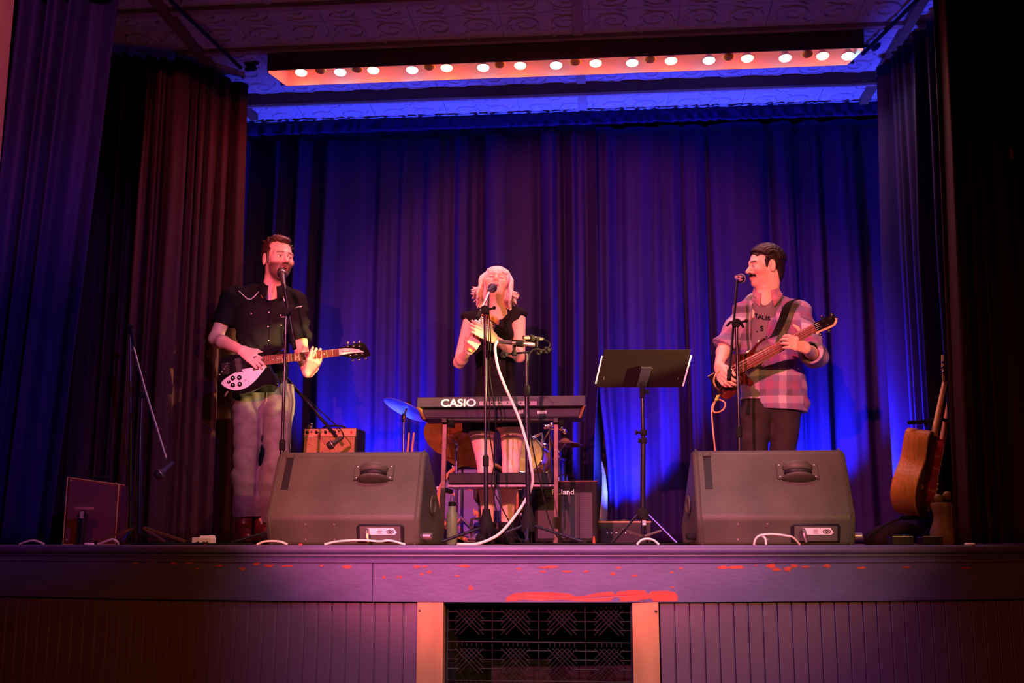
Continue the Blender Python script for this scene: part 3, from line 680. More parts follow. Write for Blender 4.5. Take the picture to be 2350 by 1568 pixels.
bk.tube([tp-Vector((0, 0, .02)), A+(B_-A)*.53+(D_-A)*.15+nrm*.02], .014, 12); bk.build('bracket', M_gloss, ms)
MB().tube([bx+Vector((0, 0, .14)), P(1476, 1010, .72)], .0135, 12).build('lower_tube', M_blksteel, ms); MB().tube([P(1476, 1010, .72), tp], .0105, 12).build('upper_tube', M_blksteel, ms)
for (px, py, dx) in ((1477, 993, -.05), (1477, 1012, -.025), (1475, 900, .03)):
    c = P(px, py, .72); k = MB(); k.lathe([(.015, -.015), (.017, -.012), (.017, .012), (.015, .015)], c, (0, 0, 1), 12); k.tube([c, c+Vector((dx*.6, -.01, 0))], .006, 8); k.lathe([(.006, 0), (.014, .006), (.012, .014)], c+Vector((dx*.6, -.01, 0)), (dx, 0, 0), 10); k.build('clamp_knob', M_rub, ms)
hubz = P(1474, 1180, .72).z
MB().lathe([(.014, -.03), (.03, -.025), (.036, .0), (.03, .02), (.014, .03)], Vector((bx.x, bx.y, hubz)), (0, 0, 1), 14).build('hub', M_rub, ms)
MB().tube([bx+Vector((0, 0, .03)), Vector((bx.x, bx.y, hubz))], .011, 10).build('centre_post', M_blksteel, ms)
slv = MB().lathe([(.0125, -.03), (.0125, .03)], P(1477, 1192, .72), (0, 0, 1), 12).build('printed_sleeve', M_label, ms)
pr = MB()
for i in range(7):
    z0 = P(1477, 1192, .72)
    pr.tube([z0+Vector((.0128*math.sin(a*.5-.6+.2*i), -.0128*math.cos(a*.5-.6+.2*i), -.026+.008*i+.002*math.sin(a*3))) for a in [k*.4 for k in range(4)]], .0014, 4)
pr.build('sleeve_print', M_ink, slv)
for (q, bar) in ((P(1404, 1240, .60), 1), (P(1552, 1200, .66), 1), (bx+Vector((.03, .28, .01)), 0)):
    q.z = .012
    lg = MB().tube([Vector((bx.x, bx.y, hubz-.005))+(q-bx).normalized()*.03, q], .007, 8).build('leg', M_blksteel, ms)
    m = bx.lerp(q, .55); m.z = .075
    MB().tube([bx+Vector((0, 0, .045)), m], .006, 6).build('brace', M_steel, lg)

# ================================================================ keyboards and their stand
YK = 1.08; M_kb = mat('charcoal_keyboard_shell', (.030, .026, .046), .5, var=.1, scale=9, spec=.2); M_kb2 = mat('keyboard_underside', (.055, .05, .08), .32, spec=.3)
M_kbend = mat('keyboard_end_cheek', (.30, .15, .09), .45); M_white = mat('white_print', (.85, .82, .85), .5)
ka, kb = P(957, 912, YK), P(1344, 908, YK)
kc = (ka+kb)/2; W = kb.x-ka.x; zt = (ka.z+kb.z)/2; zm = P(1150, 934, YK).z; zb = P(1150, 958, YK).z
kr = thing('keyboard', 'charcoal portable keyboard with white maker name on its back', 'keyboard', (kc.x, YK+.15, zb))
pf = [(0, zt), (-.012, zm), (.03, zm-.004), (.05, zb), (.30, zb), (.30, zt-.03), (.12, zt+.004)]
N = len(pf); vs = []
for s in (-1, 1): vs += [Vector((kc.x+s*W/2*(1 if i not in (3, 4) else .965), YK+d, z)) for i, (d, z) in enumerate(pf)]
MB().add(vs, [(i, (i+1) % N, N+(i+1) % N, N+i) for i in range(N)]+[tuple(range(N)), tuple(range(2*N-1, N-1, -1))]).build('shell', M_kb, kr, bevel=.004)
n2 = Vector((0, zb-zm+.004, .02)).normalized(); un = Vector((0, .02, zb-zm+.004)).normalized(); nn = Vector((1, 0, 0)).cross(-un); nn = nn if nn.y < 0 else -nn
o2 = Vector((kc.x, YK+.04, (zm+zb)/2-.002)); X = Vector((1, 0, 0))
MB().prism([(-W*.455, -.020), (W*.455, -.020), (W*.465, .019), (-W*.465, .019)], o2, X, -un, nn, 0, .004, .001).build('speaker_strip', M_kb2, kr)
for s in (-1, 1): MB().hexa([(kc.x+s*W*.5, YK-.010, zm), (kc.x+s*W*.488, YK-.012, zm), (kc.x+s*W*.455, YK+.05, zb-.002), (kc.x+s*W*.468, YK+.05, zb-.002), (kc.x+s*W*.502, YK+.02, zm+.01), (kc.x+s*W*.49, YK+.0, zm+.012), (kc.x+s*W*.46, YK+.08, zm), (kc.x+s*W*.50, YK+.2, zm)]).build('end_cheek', M_kbend, kr)
dn = Vector((0, -.012, zm-zt)).normalized(); upk = -dn; nk = X.cross(upk); nk = nk if nk.y < 0 else -nk
bo = lambda px, py: PP(px, py, Vector((kc.x, YK-.006, (zt+zm)/2)), nk)
text('lettering', 'CASIO', M_white, kr, bo(1052, 926), X, upk, .062, .0015, .0006, bold=.0016, stretch=1.12)
for (x0_, x1_, nm) in ((1100, 1176, 'jack_panel'), (1188, 1232, 'socket_panel')):
    c = bo((x0_+x1_)/2, 926); ww = (bo(x1_, 926)-bo(x0_, 926)).length
    jp = MB().prism([(-ww/2, -.012), (ww/2, -.012), (ww/2, .012), (-ww/2, .012)], c, X, upk, nk, -.001, .0015, 0).build(nm, mat('panel_grey', (.20, .17, .24), .5), kr, smooth=0)
    for i in range(4 if nm == 'jack_panel' else 3):
        MB().lathe([(.005, 0), (.005, .003), (.003, .001)], c+X*(-ww*.35+ww*.7*i/3.)+nk*.0015, nk, 10).build('socket', M_blk, jp)
st1 = MB().prism([(-.026, -.008), (.026, -.008), (.026, .008), (-.026, .008)], PP(1244, 946, o2, nn), X, -un, nn, .004, .0055, 0).build('rating_sticker', M_label, kr, smooth=0)
st2 = MB().prism([(-.011, -.010), (.011, -.010), (.011, .010), (-.011, .010)], PP(1196, 945, o2, nn), X, -un, nn, .004, .0055, 0).build('small_sticker', M_label, kr, smooth=0)
for i in range(36):   # white keys on the player's side
    x = kc.x-W*.44+i*W*.88/36; wk = MB().box((x, YK+.24, zt-.012), (W*.88/36-.001, .11, .012)).build('white_key', M_label, kr, smooth=0)
for i in range(36):
    if i % 7 in (0, 1, 3, 4, 5): MB().box((kc.x-W*.44+(i+.5)*W*.88/36, YK+.215, zt-.002), (.009, .06, .012)).build('black_key', M_blk, kr, smooth=0)
# stand
ks = thing('keyboard_stand', 'two-tier keyboard stand of worn square steel tube', 'stand', (kc.x, YK+.15, 0))
M_sq = mat('worn_square_tube', (.075, .040, .036), .35, .2, spec=.3, var=.35, scale=25)
for (pt, pb) in ((1021, 1012), (1276, 1276)):
    t_ = P(pt, 968, YK); b_ = P(pb, 1244, YK); b_.z = 0; b_.y = YK-.0
    t_.y = b_.y
    lg = MB(); d = Vector((.0125, 0, 0)); e = Vector((0, .025, 0)); lg.hexa([b_-d, b_+d, b_+d+e, b_-d+e, t_-d, t_+d, t_+d+e, t_-d+e]); lo_ = lg.build('upright', M_sq, ks, bevel=.002)
    MB().box(b_+Vector((0, .16, .015)), (.026, .42, .026)).build('foot_bar', M_sq, ks, bevel=.002)
    MB().box(t_+Vector((0, .13, .004)), (.03, .32, .028)).build('support_arm', M_blk, ks, bevel=.003)
    MB().box(Vector((b_.lerp(t_, .42).x, YK+.17, P(1150, 1117, YK).z-.014)), (.026, .30, .024)).build('lower_arm', M_blk, ks, bevel=.003)
    MB().lathe([(.012, 0), (.02, .01), (.02, .03), (.012, .035)], t_+Vector((.02 if pt < 1100 else .015, .012, -.01)), (1, -.3, .1), 12).build('knob', M_rub, ks)
MB().tube([P(1025, 964, YK+.03), P(1274, 964, YK+.03)], .013, 10).build('crossbar', M_blk, ks)
rs = MB().lathe([(.0165, -.03), (.0165, .03)], P(1276, 1200, YK), (0, 0, 1), 4).build('silver_tape', M_chrome, ks); 
z1, z0 = P(1150, 1084, YK).z, P(1150, 1117, YK).z; xa_, xb_ = P(1026, 1100, YK).x, P(1268, 1100, YK).x
k2 = thing('keyboard', 'plain black keyboard on the lower tier of the stand', 'keyboard', ((xa_+xb_)/2, YK+.18, z0))
MB().box(((xa_+xb_)/2, YK+.175, (z0+z1)/2+.008), (xb_-xa_, .27, (z1-z0)-.018)).build('shell', mat('black_keyboard_shell', (.012, .008, .013), .6, spec=.2), k2, bevel=.006)
MB().box(((xa_+xb_)/2, YK+.18, z0+.006), (xb_-xa_+.01, .28, .014)).build('base_rail', mat('rail_edge', (.14, .11, .14), .3, .4), k2, bevel=.002)
for i in range(26): MB().box((xa_+.03+i*(xb_-xa_-.06)/25.5, YK+.27, z1+.002), ((xb_-xa_-.06)/26-.001, .08, .01)).build('white_key', M_label, k2, smooth=0)

# ================================================================ drum kit
kd = P(1096, 1150, 2.15); BR = .272
M_hoop = mat('maple_hoop', (.55, .28, .14), .35, coat=.3); M_head = mat('violet_drum_skin', (.07, .065, .34), .5, var=.12, scale=12); M_orange = mat('orange_ink', (.9, .38, .12), .6)
M_shell = mat('dark_blue_shell', (.05, .05, .16), .25, coat=.6); M_cym = mat('bronze_cymbal', (.55, .27, .09), .32, .75, var=.25, scale=14)
bd = thing('bass_drum', 'bass drum with violet front skin and orange scribbles', 'drum', (kd.x, 2.35, 0)); c = Vector((kd.x, 2.12, BR+.005))
MB().lathe([(BR-.02, .03), (BR-.02, .40), (BR-.022, .40)], c, (0, 1, 0), 48).build('shell', M_shell, bd)
MB().lathe([(0, .0), (BR-.035, .0), (BR-.03, .006), (BR-.03, .012), (0, .012)], c+Vector((0, .015, 0)), (0, 1, 0), 48).build('front_skin', M_head, bd)
for yy in (0, .40): MB().tube([c+Vector(((BR-.012)*math.cos(a), yy+.02, (BR-.012)*math.sin(a))) for a in [2*math.pi*i/48 for i in range(48)]], .014, 8, True).build('hoop', M_hoop, bd)
for i in range(10):
    a = 2*math.pi*(i+.5)/10; q = c+Vector((BR*math.cos(a), .06, BR*math.sin(a)))
    lg = MB().box(q+Vector((.012*math.cos(a), .07, .012*math.sin(a))), (.024, .05, .024)); lg.tube([q+Vector((.01*math.cos(a), -.05, .01*math.sin(a))), q+Vector((.012*math.cos(a), .08, .012*math.sin(a)))], .004, 6); lg.build('lug', M_chrome, bd)
def scrib(px, py, pts, nm='scribble'):
    q = [P(px+a, py+b, 2.132) for a, b in pts]; MB().tube(catmull(q, 4), .0042, 5).build(nm, M_orange, bd)
scrib(1042, 1130, [(-4, 2), (0, 5), (3, 0), (6, -6), (2, 2), (1, 10)]); scrib(1095, 1178, [(-8, -10), (-5, 5), (-3, -6), (2, 8), (0, -4), (6, 6), (-2, 10), (9, 10)])
scrib(1056, 1196, [(-6, 4), (-2, -3), (4, -4), (8, -8), (2, 2), (-3, 6), (-6, 4)]); scrib(1078, 1123, [(-4, 0), (2, 2), (4, -2), (-1, -4)]); scrib(1057, 1214, [(-2, -5), (0, 0), (2, 6)]); scrib(1140, 1205, [(-4, -6), (2, 0), (-2, 8), (5, 6)])
dp = MB(); dp.box(P(1098, 1133, 2.10), (.06, .04, .075)); dp.box(P(1106, 1146, 2.09), (.075, .04, .05)); dp.build('black_pad', M_blk, bd, bevel=.004)
for s in (-1, 1): MB().tube([c+Vector((s*(BR-.02), .1, -.06)), c+Vector((s*(BR+.06), .0, -BR+.006))], .008, 8).build('spur', M_chrome, bd)
# tom with cream skin
tc = P(1207, 1044, 1.98); ax = Vector((-.22, -1, .10)).normalized()
tm = thing('tom_drum', 'orange tom drum with cream skin turned to the audience', 'drum', tc)
MB().lathe([(.115, -.20), (.118, -.19), (.118, 0), (.113, .0)], tc, ax, 40).build('shell', mat('orange_shell', (.72, .26, .07), .25, coat=.6), tm)
MB().lathe([(0, 0), (.105, .0), (.11, .006), (.108, .010), (0, .011)], tc, ax, 40).build('skin', mat('cream_skin', (.95, .74, .42), .55, var=.18, scale=16), tm)
u_, v_ = perp(ax); MB().tube([tc+ax*.006+(u_*math.cos(a)+v_*math.sin(a))*.117 for a in [2*math.pi*i/40 for i in range(40)]], .006, 8, True).build('hoop', M_chrome, tm)
for i in range(6):
    a = 2*math.pi*i/6+.3; q = tc+(u_*math.cos(a)+v_*math.sin(a))*.124; MB().tube([q+ax*.015, q-ax*.10], .006, 6).build('tension_rod', M_chrome, tm)
br = MB(); br.tube([tc+Vector((.05, .05, .12)), tc+Vector((.10, .05, .14)), P(1246, 1020, 2.0)], .012, 8); br.tube([P(1222, 1000, 1.99), P(1230, 1040, 1.99)], .012, 8); br.ball(P(1225, 1008, 1.98), .022); br.ball(P(1250, 1024, 2.0), .022); br.build('mount', M_chrome, tm)
MB().tube([P(1246, 1020, 2.0), Vector((P(1246, 1020, 2.0).x, 2.0, .0))], .009, 8).build('mount_post', M_chrome, tm)
def cymbal(label, c, ax, rad, stand_px, m=M_cym, floor=True):
    ax = Vector(ax).normalized(); r = thing('cymbal', label, 'cymbal', c, 'cymbals of the drum kit')
    pr_ = [(0, .028), (.02, .026), (.035, .012), (.05, .006), (rad*.6, -.002), (rad, -.016), (rad, -.018), (rad*.6, -.004), (.05, .003), (.035, .008), (0, .022)]
    MB().lathe(pr_, c, ax, 44).build('plate', m, r)
    MB().lathe([(.008, .02), (.012, .03), (.012, .045), (.005, .05)], c, ax, 10).build('felt_nut', M_rub, r)
    if stand_px:
        b = P(stand_px, 1244, c.y); b.z = 0; s = thing('cymbal_stand', 'thin chrome stand carrying the '+label, 'stand', b, 'cymbal stands')
        MB().tube([b+Vector((0, 0, .02)), Vector((b.x, b.y, c.z*.6))], .011, 10).build('lower_tube', M_chrome, s); MB().tube([Vector((b.x, b.y, c.z*.6)), Vector((b.x, b.y, c.z-.06)), c-ax*.004], .007, 10).build('upper_tube', M_chrome, s)
        MB().lathe([(.011, -.03), (.016, -.015), (.016, .015), (.011, .03)], Vector((b.x, b.y, c.z-.07)), (0, 0, 1), 12).build('tilter', M_chrome, s)
        for i in range(3):
            a = 2.1*i+.4; MB().tube([b+Vector((0, 0, .2)), b+Vector((.2*math.cos(a), .2*math.sin(a), .01))], .006, 8).build('leg', M_chrome, s)
cymbal('blue-lit crash cymbal left of the keyboard', P(934, 936, 2.25), (.42, .25, 1), .165, 922, mat('blue_lit_cymbal', (.45, .45, .50), .35, .6))  # metal colour carries the blue light from behind
cymbal('bronze ride cymbal hanging low behind the keyboard stand', P(1030, 1000, 1.95), (.25, .80, .75), .165, 1046)
cymbal('lower bronze cymbal behind the singer\'s legs', P(1070, 1030, 2.02), (.1, .70, .9), .17, None)
cymbal('thin hi-hat cymbal seen edge on right of the tom', P(1297, 1016, 2.2), (.02, .05, 1), .12, 1284)
hw = thing('drum_hardware', 'chrome clamps and rods of the drum rack right of the tom', 'drum rack', (P(1246, 1244, 2.1).x, 2.1, 0))
MB().tube([Vector((P(1246, 1244, 2.1).x, 2.1, .01)), P(1246, 1012, 2.1)], .009, 8).build('post', M_chrome, hw); MB().tube([P(1264, 1085, 2.1), P(1262, 985, 2.1)], .008, 8).build('rod', M_chrome, hw)
for (px, py) in ((1246, 1019), (1258, 979), (1266, 975), (1252, 980), (1288, 983), (1296, 990)): MB().ball(P(px, py, 2.1), .017, seg=10, rings=6).build('wing_nut', M_chrome, hw)
MB().tube([P(1246, 1012, 2.1), P(1262, 985, 2.1), P(1292, 985, 2.1)], .007, 8).build('arm', M_chrome, hw)
ft = thing('floor_tom', 'dark floor tom on thin legs behind the amplifier', 'drum', (P(1250, 1244, 2.4).x, 2.42, 0)); fc = Vector((P(1245, 1244, 2.42).x, 2.42, .30))
MB().lathe([(.15, 0), (.155, .01), (.155, .26), (.15, .27)], fc, (0, 0, 1), 36).build('shell', M_shell, ft); MB().tube([fc+Vector((.158*math.cos(a), .158*math.sin(a), .26)) for a in [2*math.pi*i/36 for i in range(36)]], .007, 6, True).build('hoop', M_chrome, ft)
for i in range(3): a = 2.1*i; MB().tube([fc+Vector((.165*math.cos(a), .165*math.sin(a), .15)), fc+Vector((.17*math.cos(a), .17*math.sin(a), -.30))], .006, 8).build('leg', M_chrome, ft)
for i, (xa1, xb1) in enumerate(((939, 935), (950, 945))):
    a = P(xa1, 994, 2.2); b = P(xb1, 1040, 2.2)
    tag(MB().tube([a+(a-b)*.02, a, a.lerp(b, .2), a.lerp(b, 3.2)], [.004, .006, .007, .0075], 10).build('drum_stick', mat('hickory', (.62, .32, .16), .5), off=b), ('left' if i == 0 else 'right')+' of two upright drumsticks behind the left monitor', 'drumstick', 'pair of drumsticks')
sb = thing('stick_bag', 'dark cylinder holding the two drumsticks behind the left monitor', 'holder', (P(940, 1244, 2.2).x, 2.2, 0)); MB().lathe([(.05, 0), (.055, .01), (.055, .30), (.05, .30), (.048, .02)], OFF[sb], (0, 0, 1), 20).build('tube', M_blk, sb)
pb = P(1095, 1244, 1.92); pb.z = 0; kp = thing('kick_pedal', 'chrome bass drum pedal in front of the violet skin', 'pedal', pb)
MB().box(pb+Vector((0, -.02, .012)), (.13, .26, .016)).build('base_plate', M_chrome, kp, bevel=.003); MB().hexa([pb+Vector(q) for q in ((-.045, -.13, .02), (.045, -.13, .02), (.045, .10, .06), (-.045, .10, .06), (-.045, -.13, .032), (.045, -.13, .032), (.045, .10, .072), (-.045, .10, .072))]).build('footboard', M_chrome, kp, bevel=.002)
for s in (-1, 1): MB().tube([pb+Vector((s*.05, .1, .01)), pb+Vector((s*.05, .1, .16))], .009, 8).build('post', M_chrome, kp)
MB().tube([pb+Vector((-.05, .1, .16)), pb+Vector((.05, .1, .16))], .008, 8).build('axle', M_chrome, kp)

# ================================================================ amplifiers, bottle, cases
def amp_box(r, c, size, m, bev=.012): return MB().box(c, size).build('cabinet', m, r, bevel=bev, bseg=3)
M_tolex = mat('black_tolex', (.008, .006, .008), .7, spec=.2, bump=.4, bscale=300); M_cloth = mat('speckled_brown_grille', (.30, .155, .08), .8, var=.6, scale=260)
YAm = 1.72; a = P(694, 1000, YAm); b = P(818, 1000, YAm); zt = P(755, 982, YAm).z; zl = zt-.40
ba = thing('guitar_amplifier', 'brown-faced combo amplifier behind the left monitor', 'amplifier', ((a.x+b.x)/2, YAm+.12, zl)); cx = (a.x+b.x)/2; W = b.x-a.x
MB().hexa([(a.x, YAm-.02, zl), (b.x, YAm-.02, zl), (b.x+.01, YAm+.24, zl), (a.x-.05, YAm+.24, zl), (a.x, YAm+.03, zt), (b.x, YAm+.03, zt), (b.x+.01, YAm+.22, zt), (a.x-.05, YAm+.22, zt)]).build('cabinet', M_tolex, ba, bevel=.01)
zp = P(755, 1002, YAm).z
pn = MB().hexa([(a.x+.008, YAm+.008, zp), (b.x-.008, YAm+.008, zp), (b.x-.008, YAm+.05, zp), (a.x+.008, YAm+.05, zp), (a.x+.008, YAm+.020, zt-.005), (b.x-.008, YAm+.020, zt-.005), (b.x-.008, YAm+.05, zt-.005), (a.x+.008, YAm+.05, zt-.005)]).build('control_panel', mat('salmon_panel', (.50, .22, .14), .45), ba)
MB().hexa([(a.x+.012, YAm-.030, zl+.02), (b.x-.012, YAm-.030, zl+.02), (b.x-.012, YAm, zl+.02), (a.x+.012, YAm, zl+.02), (a.x+.012, YAm+.004, zp-.004), (b.x-.012, YAm+.004, zp-.004), (b.x-.012, YAm+.03, zp-.004), (a.x+.012, YAm+.03, zp-.004)]).build('grille_cloth', M_cloth, ba)
for i in range(8):
    q = Vector((a.x+W*(.08+.085*i), YAm+.012, (zp+zt)/2)); MB().lathe([(.010, 0), (.010, .008), (.007, .018), (0, .018)], q, (0, -1, .25), 12).build('knob', M_chrome if i % 2 else M_blk, pn)
MB().lathe([(.008, 0), (.007, .006), (0, .009)], Vector((b.x-.035, YAm+.012, (zp+zt)/2)), (0, -1, .25), 12).build('pilot_lamp', mat('red_jewel', (.8, .03, .02), .2), pn)
MB().tube(catmull([(cx-.08, YAm+.12, zt), (cx-.05, YAm+.12, zt+.022), (cx+.05, YAm+.12, zt+.022), (cx+.08, YAm+.12, zt)], 5), .007, 6).build('handle', M_tolex, ba)
tq = Vector((a.x+.025, YAm+.08, zt)); tr = thing('tuner_clip', 'small shiny clip-on tuner with aerial on the brown amplifier', 'tuner', tq)
MB().box(tq+Vector((0, 0, .012)), (.03, .02, .024)).build('body', M_brass, tr, bevel=.004); MB().tube([tq+Vector((-.008, 0, .02)), tq+Vector((-.010, 0, .10))], .0012, 5).build('aerial', M_chrome, tr); MB().ball(tq+Vector((.01, -.004, .03)), .009, seg=8, rings=5).build('dial', M_brass, tr)
cr = thing('road_case', 'black road case under the brown amplifier', 'case', (cx, YAm+.12, 0)); MB().box((cx-.01, YAm+.11, zl/2), (W+.06, .34, zl-.004)).build('box', M_tolex, cr, bevel=.006)
for s in (-1, 1): MB().box((cx-.01+s*(W/2+.026), YAm-.058, zl/2), (.016, .012, zl-.006)).build('corner_angle', M_steel, cr)
# Roland amp
YR = 1.55; a = P(1226, 1150, YR); b = P(1371, 1150, YR); zt = P(1300, 1104, YR).z; cx = (a.x+b.x)/2; W = b.x-a.x
ra = thing('keyboard_amplifier', 'black keyboard amplifier with perforated grille beside the music stand', 'amplifier', (cx, YR+.15, 0))
amp_box(ra, (cx, YR+.16, zt/2+.005), (W, .30, zt-.012), M_tolex); M_perf = mat('perforated_grille', (.030, .026, .045), .5, .0, spec=.3)
zg1 = P(1300, 1131, YR).z; zg0 = P(1300, 1236, YR).z
gp = MB().box((cx-.004, YR+.008, (zg0+zg1)/2), (W*.86, .012, zg1-zg0)).build('grille', M_perf, ra)
dots = MB(); nx, nz = 30, 24
for i in range(nx):
    for j in range(nz):
        x = cx-W*.41+i*W*.82/(nx-1); z = zg0+.006+j*(zg1-zg0-.012)/(nz-1); dots.box((x, YR+.0015, z), (.0052, .002, .0052))
tag(dots.build('grille_holes', M_blk, gp, smooth=0), kind='stuff')
for (px, ww) in ((1300, .02), (1327, .018)): MB().box((P(px, 1180, YR).x, YR+.002, (zg0+zg1)/2), (ww, .008, zg1-zg0)).build('grille_bar', M_blk, ra, bevel=.002)
text('lettering', 'Roland', M_white, ra, P(1292, 1130, YR)+Vector((0, -.002, 0)), X, Vector((0, 0, 1)), .042, .001, .0006, bold=.0006, stretch=1.15)
MB().box((cx, YR+.16, zt-.002), (W+.004, .305, .008)).build('top_edge', mat('amp_top_edge', (.20, .07, .05), .35), ra, bevel=.003)
rc = P(1363, 1234, YR-.10); rc.z = 0; cn = thing('red_cone', 'tiny red cone marker on the floor beside the keyboard amplifier', 'marker', rc); MB().lathe([(.014, 0), (.014, .004), (.009, .006), (.005, .045), (0, .048)], rc, (0, 0, 1), 14).build('cone', mat('red_plastic', (.85, .06, .03), .4), cn)
bp = P(1037, 1244, 1.15); bp.z = 0; wb = thing('water_bottle', 'olive green flask with black loop lid beside the left monitor', 'bottle', bp); hb = P(1037, 1176, 1.15).z
MB().lathe([(.0, .0), (.028, 0), (.031, .005), (.031, hb-.01), (.027, hb), (.021, hb+.008), (.020, hb+.035), (0, hb+.036)], bp, (0, 0, 1), 24).build('flask', mat('olive_enamel', (.25, .26, .14), .4, var=.1), wb)
lid = MB().lathe([(.0215, hb+.034), (.0225, hb+.036), (.0225, hb+.054), (.019, hb+.058), (0, hb+.058)], bp, (0, 0, 1), 20).build('lid', M_blk, wb)
MB().tube(catmull([bp+Vector((-.008, 0, hb+.056)), bp+Vector((-.009, 0, hb+.085)), bp+Vector((.0, 0, hb+.095)), bp+Vector((.008, 0, hb+.085)), bp+Vector((.008, 0, hb+.056))], 4), .0028, 6).build('loop', M_chrome, lid)
# black box and case at the back
q = P(1440, 1244, 2.2); q.z = 0; eb = thing('effects_rack', 'low black rack unit on the floor behind the music stand', 'rack', q); MB().box(q+Vector((-.02, 0, .075)), (.34, .22, .14)).build('box', M_blk, eb, bevel=.005); MB().box(q+Vector((-.02, -.112, .14)), (.34, .008, .010)).build('trim_strip', mat('orange_edge', (.45, .18, .08), .4), eb)
for i in range(6): MB().lathe([(.006, 0), (.005, .008), (0, .009)], q+Vector((-.13+i*.03, -.111, .07)), (0, -1, 0), 8).build('knob', M_chrome, eb)
# suitcase amp at far left
YC = .66; a = P(150, 1180, YC); b = P(269, 1180, YC+.12); zt0, zt1 = P(150, 1096, YC).z, P(269, 1112, YC+.12).z
sc = thing('suitcase', 'oxblood hard case standing on end at far left', 'suitcase', ((a.x+b.x)/2, YC+.1, 0)); M_ox = mat('oxblood_tolex', (.11, .022, .014), .55, spec=.2, bump=.3, bscale=250); M_pip = mat('gold_piping', (.55, .32, .12), .4)
fr = [(a.x, YC, 0.004), (b.x, YC+.12, .004), (b.x, YC+.12, zt1), (a.x, YC, zt0)]; dv = Vector((-.035, .22, 0))
MB().hexa([Vector(fr[0]), Vector(fr[1]), Vector(fr[1])+dv, Vector(fr[0])+dv, Vector(fr[3]), Vector(fr[2]), Vector(fr[2])+dv, Vector(fr[3])+dv]).build('body', M_ox, sc, bevel=.012)
MB().tube([Vector(f)+Vector((0, -.004, 0)) for f in fr], .004, 6, True).build('piping', M_pip, sc)
MB().tube([Vector(f)+dv*.5 for f in fr[2:]+fr[:1]], .004, 6).build('lid_seam', M_pip, sc)
for (t, s_) in ((.06, .95), (.94, .95), (.06, .08), (.94, .08)):
    q = Vector(fr[0]).lerp(Vector(fr[1]), t); q.z = zt0*s_*(1-.03*t); MB().lathe([(.007, 0), (.006, .003), (0, .005)], q+Vector((0, -.006, 0)), (0, -1, 0), 10).build('stud', M_brass, sc)
hq = Vector(fr[3]).lerp(Vector(fr[2]), .5)+dv*.5; MB().tube(catmull([hq+Vector((-.06, 0, 0)), hq+Vector((-.045, 0, .02)), hq+Vector((.045, 0, .02)), hq+Vector((.06, 0, 0))], 4), .008, 7).build('handle', M_rub, sc)
q = P(186, 1244, .52); q.z = 0; lm = thing('lantern', 'small dark lantern with a flat reddish cap in front of the suitcase', 'lantern', q); hz = P(186, 1170, .52).z
MB().lathe([(.035, 0), (.035, .01), (.026, .015), (.026, hz-.04), (.03, hz-.03), (.012, hz-.012), (.010, hz)], q, (0, 0, 1), 20).build('body', M_gloss, lm); MB().lathe([(.05, hz-.002), (.052, hz+.002), (.052, hz+.012), (.048, hz+.014), (0, hz+.014)], q, (0, 0, 1), 24).build('cap', mat('reddish_cap', (.40, .16, .12), .4), lm); MB().lathe([(.011, hz-.045), (.011, hz-.005)], q+Vector((.004, -.02, 0)), (0, 0, 1), 12).build('glass', mat('bright_glass', (.8, .65, .4), .15, .5), lm)
# white pedal box
q = P(463, 1244, .55); q.z = 0; pd = thing('pedal_box', 'white junction box with plugged cables at the guitarist\'s foot', 'box', q); MB().box(q+Vector((0, .03, .022)), (.105, .07, .036)).build('box', M_label, pd, bevel=.004); MB().box(q+Vector((.015, .04, .044)), (.07, .04, .012)).build('raised_panel', M_label, pd, bevel=.003)
for dx in (-.02, .012, .03): MB().tube(catmull([q+Vector((dx, -.005, .018)), q+Vector((dx+.01, -.03, .014)), q+Vector((dx-.03, -.045, .006))], 4), .003, 6).build('plug_lead', M_rub, pd)
# ================================================================ guitars
M_jet = mat('gloss_jet_black', (.008, .007, .009), .10, coat=.8); M_pick = mat('white_pickguard', (.86, .80, .84), .35); M_rose = mat('rosewood_board', (.20, .055, .028), .5, var=.2, scale=30)
M_fret = mat('fret_wire', (.50, .42, .40), .35, .9); M_maple = mat('maple_neck', (.68, .42, .20), .4, var=.12, scale=20); M_burst = mat('dark_red_burst', (.06, .010, .007), .14, var=.6, scale=5, coat=.8)
def gframe(A, B, tilt=0.):
    """plane through A,B that faces the camera: u along the neck, v across (up), n out of the face"""
    u = (B-A).normalized(); c = (CAM-A).normalized(); c = (c+Vector((0, 0, tilt))).normalized(); n = (c-u*c.dot(u)).normalized(); v = n.cross(u); return u, v, n
def tracer(A, u, v, n):
    def T(px, py, lift=0.):
        p = PP(px, py, A+n*lift, n); d = p-A; return (d.dot(u), d.dot(v))
    return T
# ---- black electric guitar of the left player
GA, GB = P(503, 868, 1.08), P(778, 809, 1.04); gu, gv, gn = gframe(GA, GB, .12); T = tracer(GA, gu, gv, gn)
eg = thing('electric_guitar', 'black electric guitar with white teardrop pickguard held by the left player', 'guitar', GA)
def W3(q, t): return GA+gu*q[0]+gv*q[1]+gn*t
out = [(500, 848), (503, 832), (514, 820), (533, 814), (556, 815), (580, 813), (602, 808), (622, 800), (640, 796), (649, 798), (645, 804), (630, 810), (618, 820), (616, 834), (622, 850), (632, 866), (638, 880), (635, 887), (626, 883), (610, 883), (595, 890), (578, 898), (556, 904), (532, 901), (513, 888), (503, 870)]
poly = [(p.x, p.y) for p in catmull([Vector((*T(*q), 0)) for q in out], 4, True)]
MB().prism(poly, GA, gu, gv, gn, -.040, .0, .006).build('body', M_jet, eg)
pg = [(508, 881), (514, 872), (528, 862), (545, 853), (560, 847), (585, 843), (608, 840), (608, 847), (600, 857), (588, 872), (572, 886), (555, 894), (538, 896), (521, 891)]
pgp = [(p.x, p.y) for p in catmull([Vector((*T(*q), 0)) for q in pg], 3, True)]
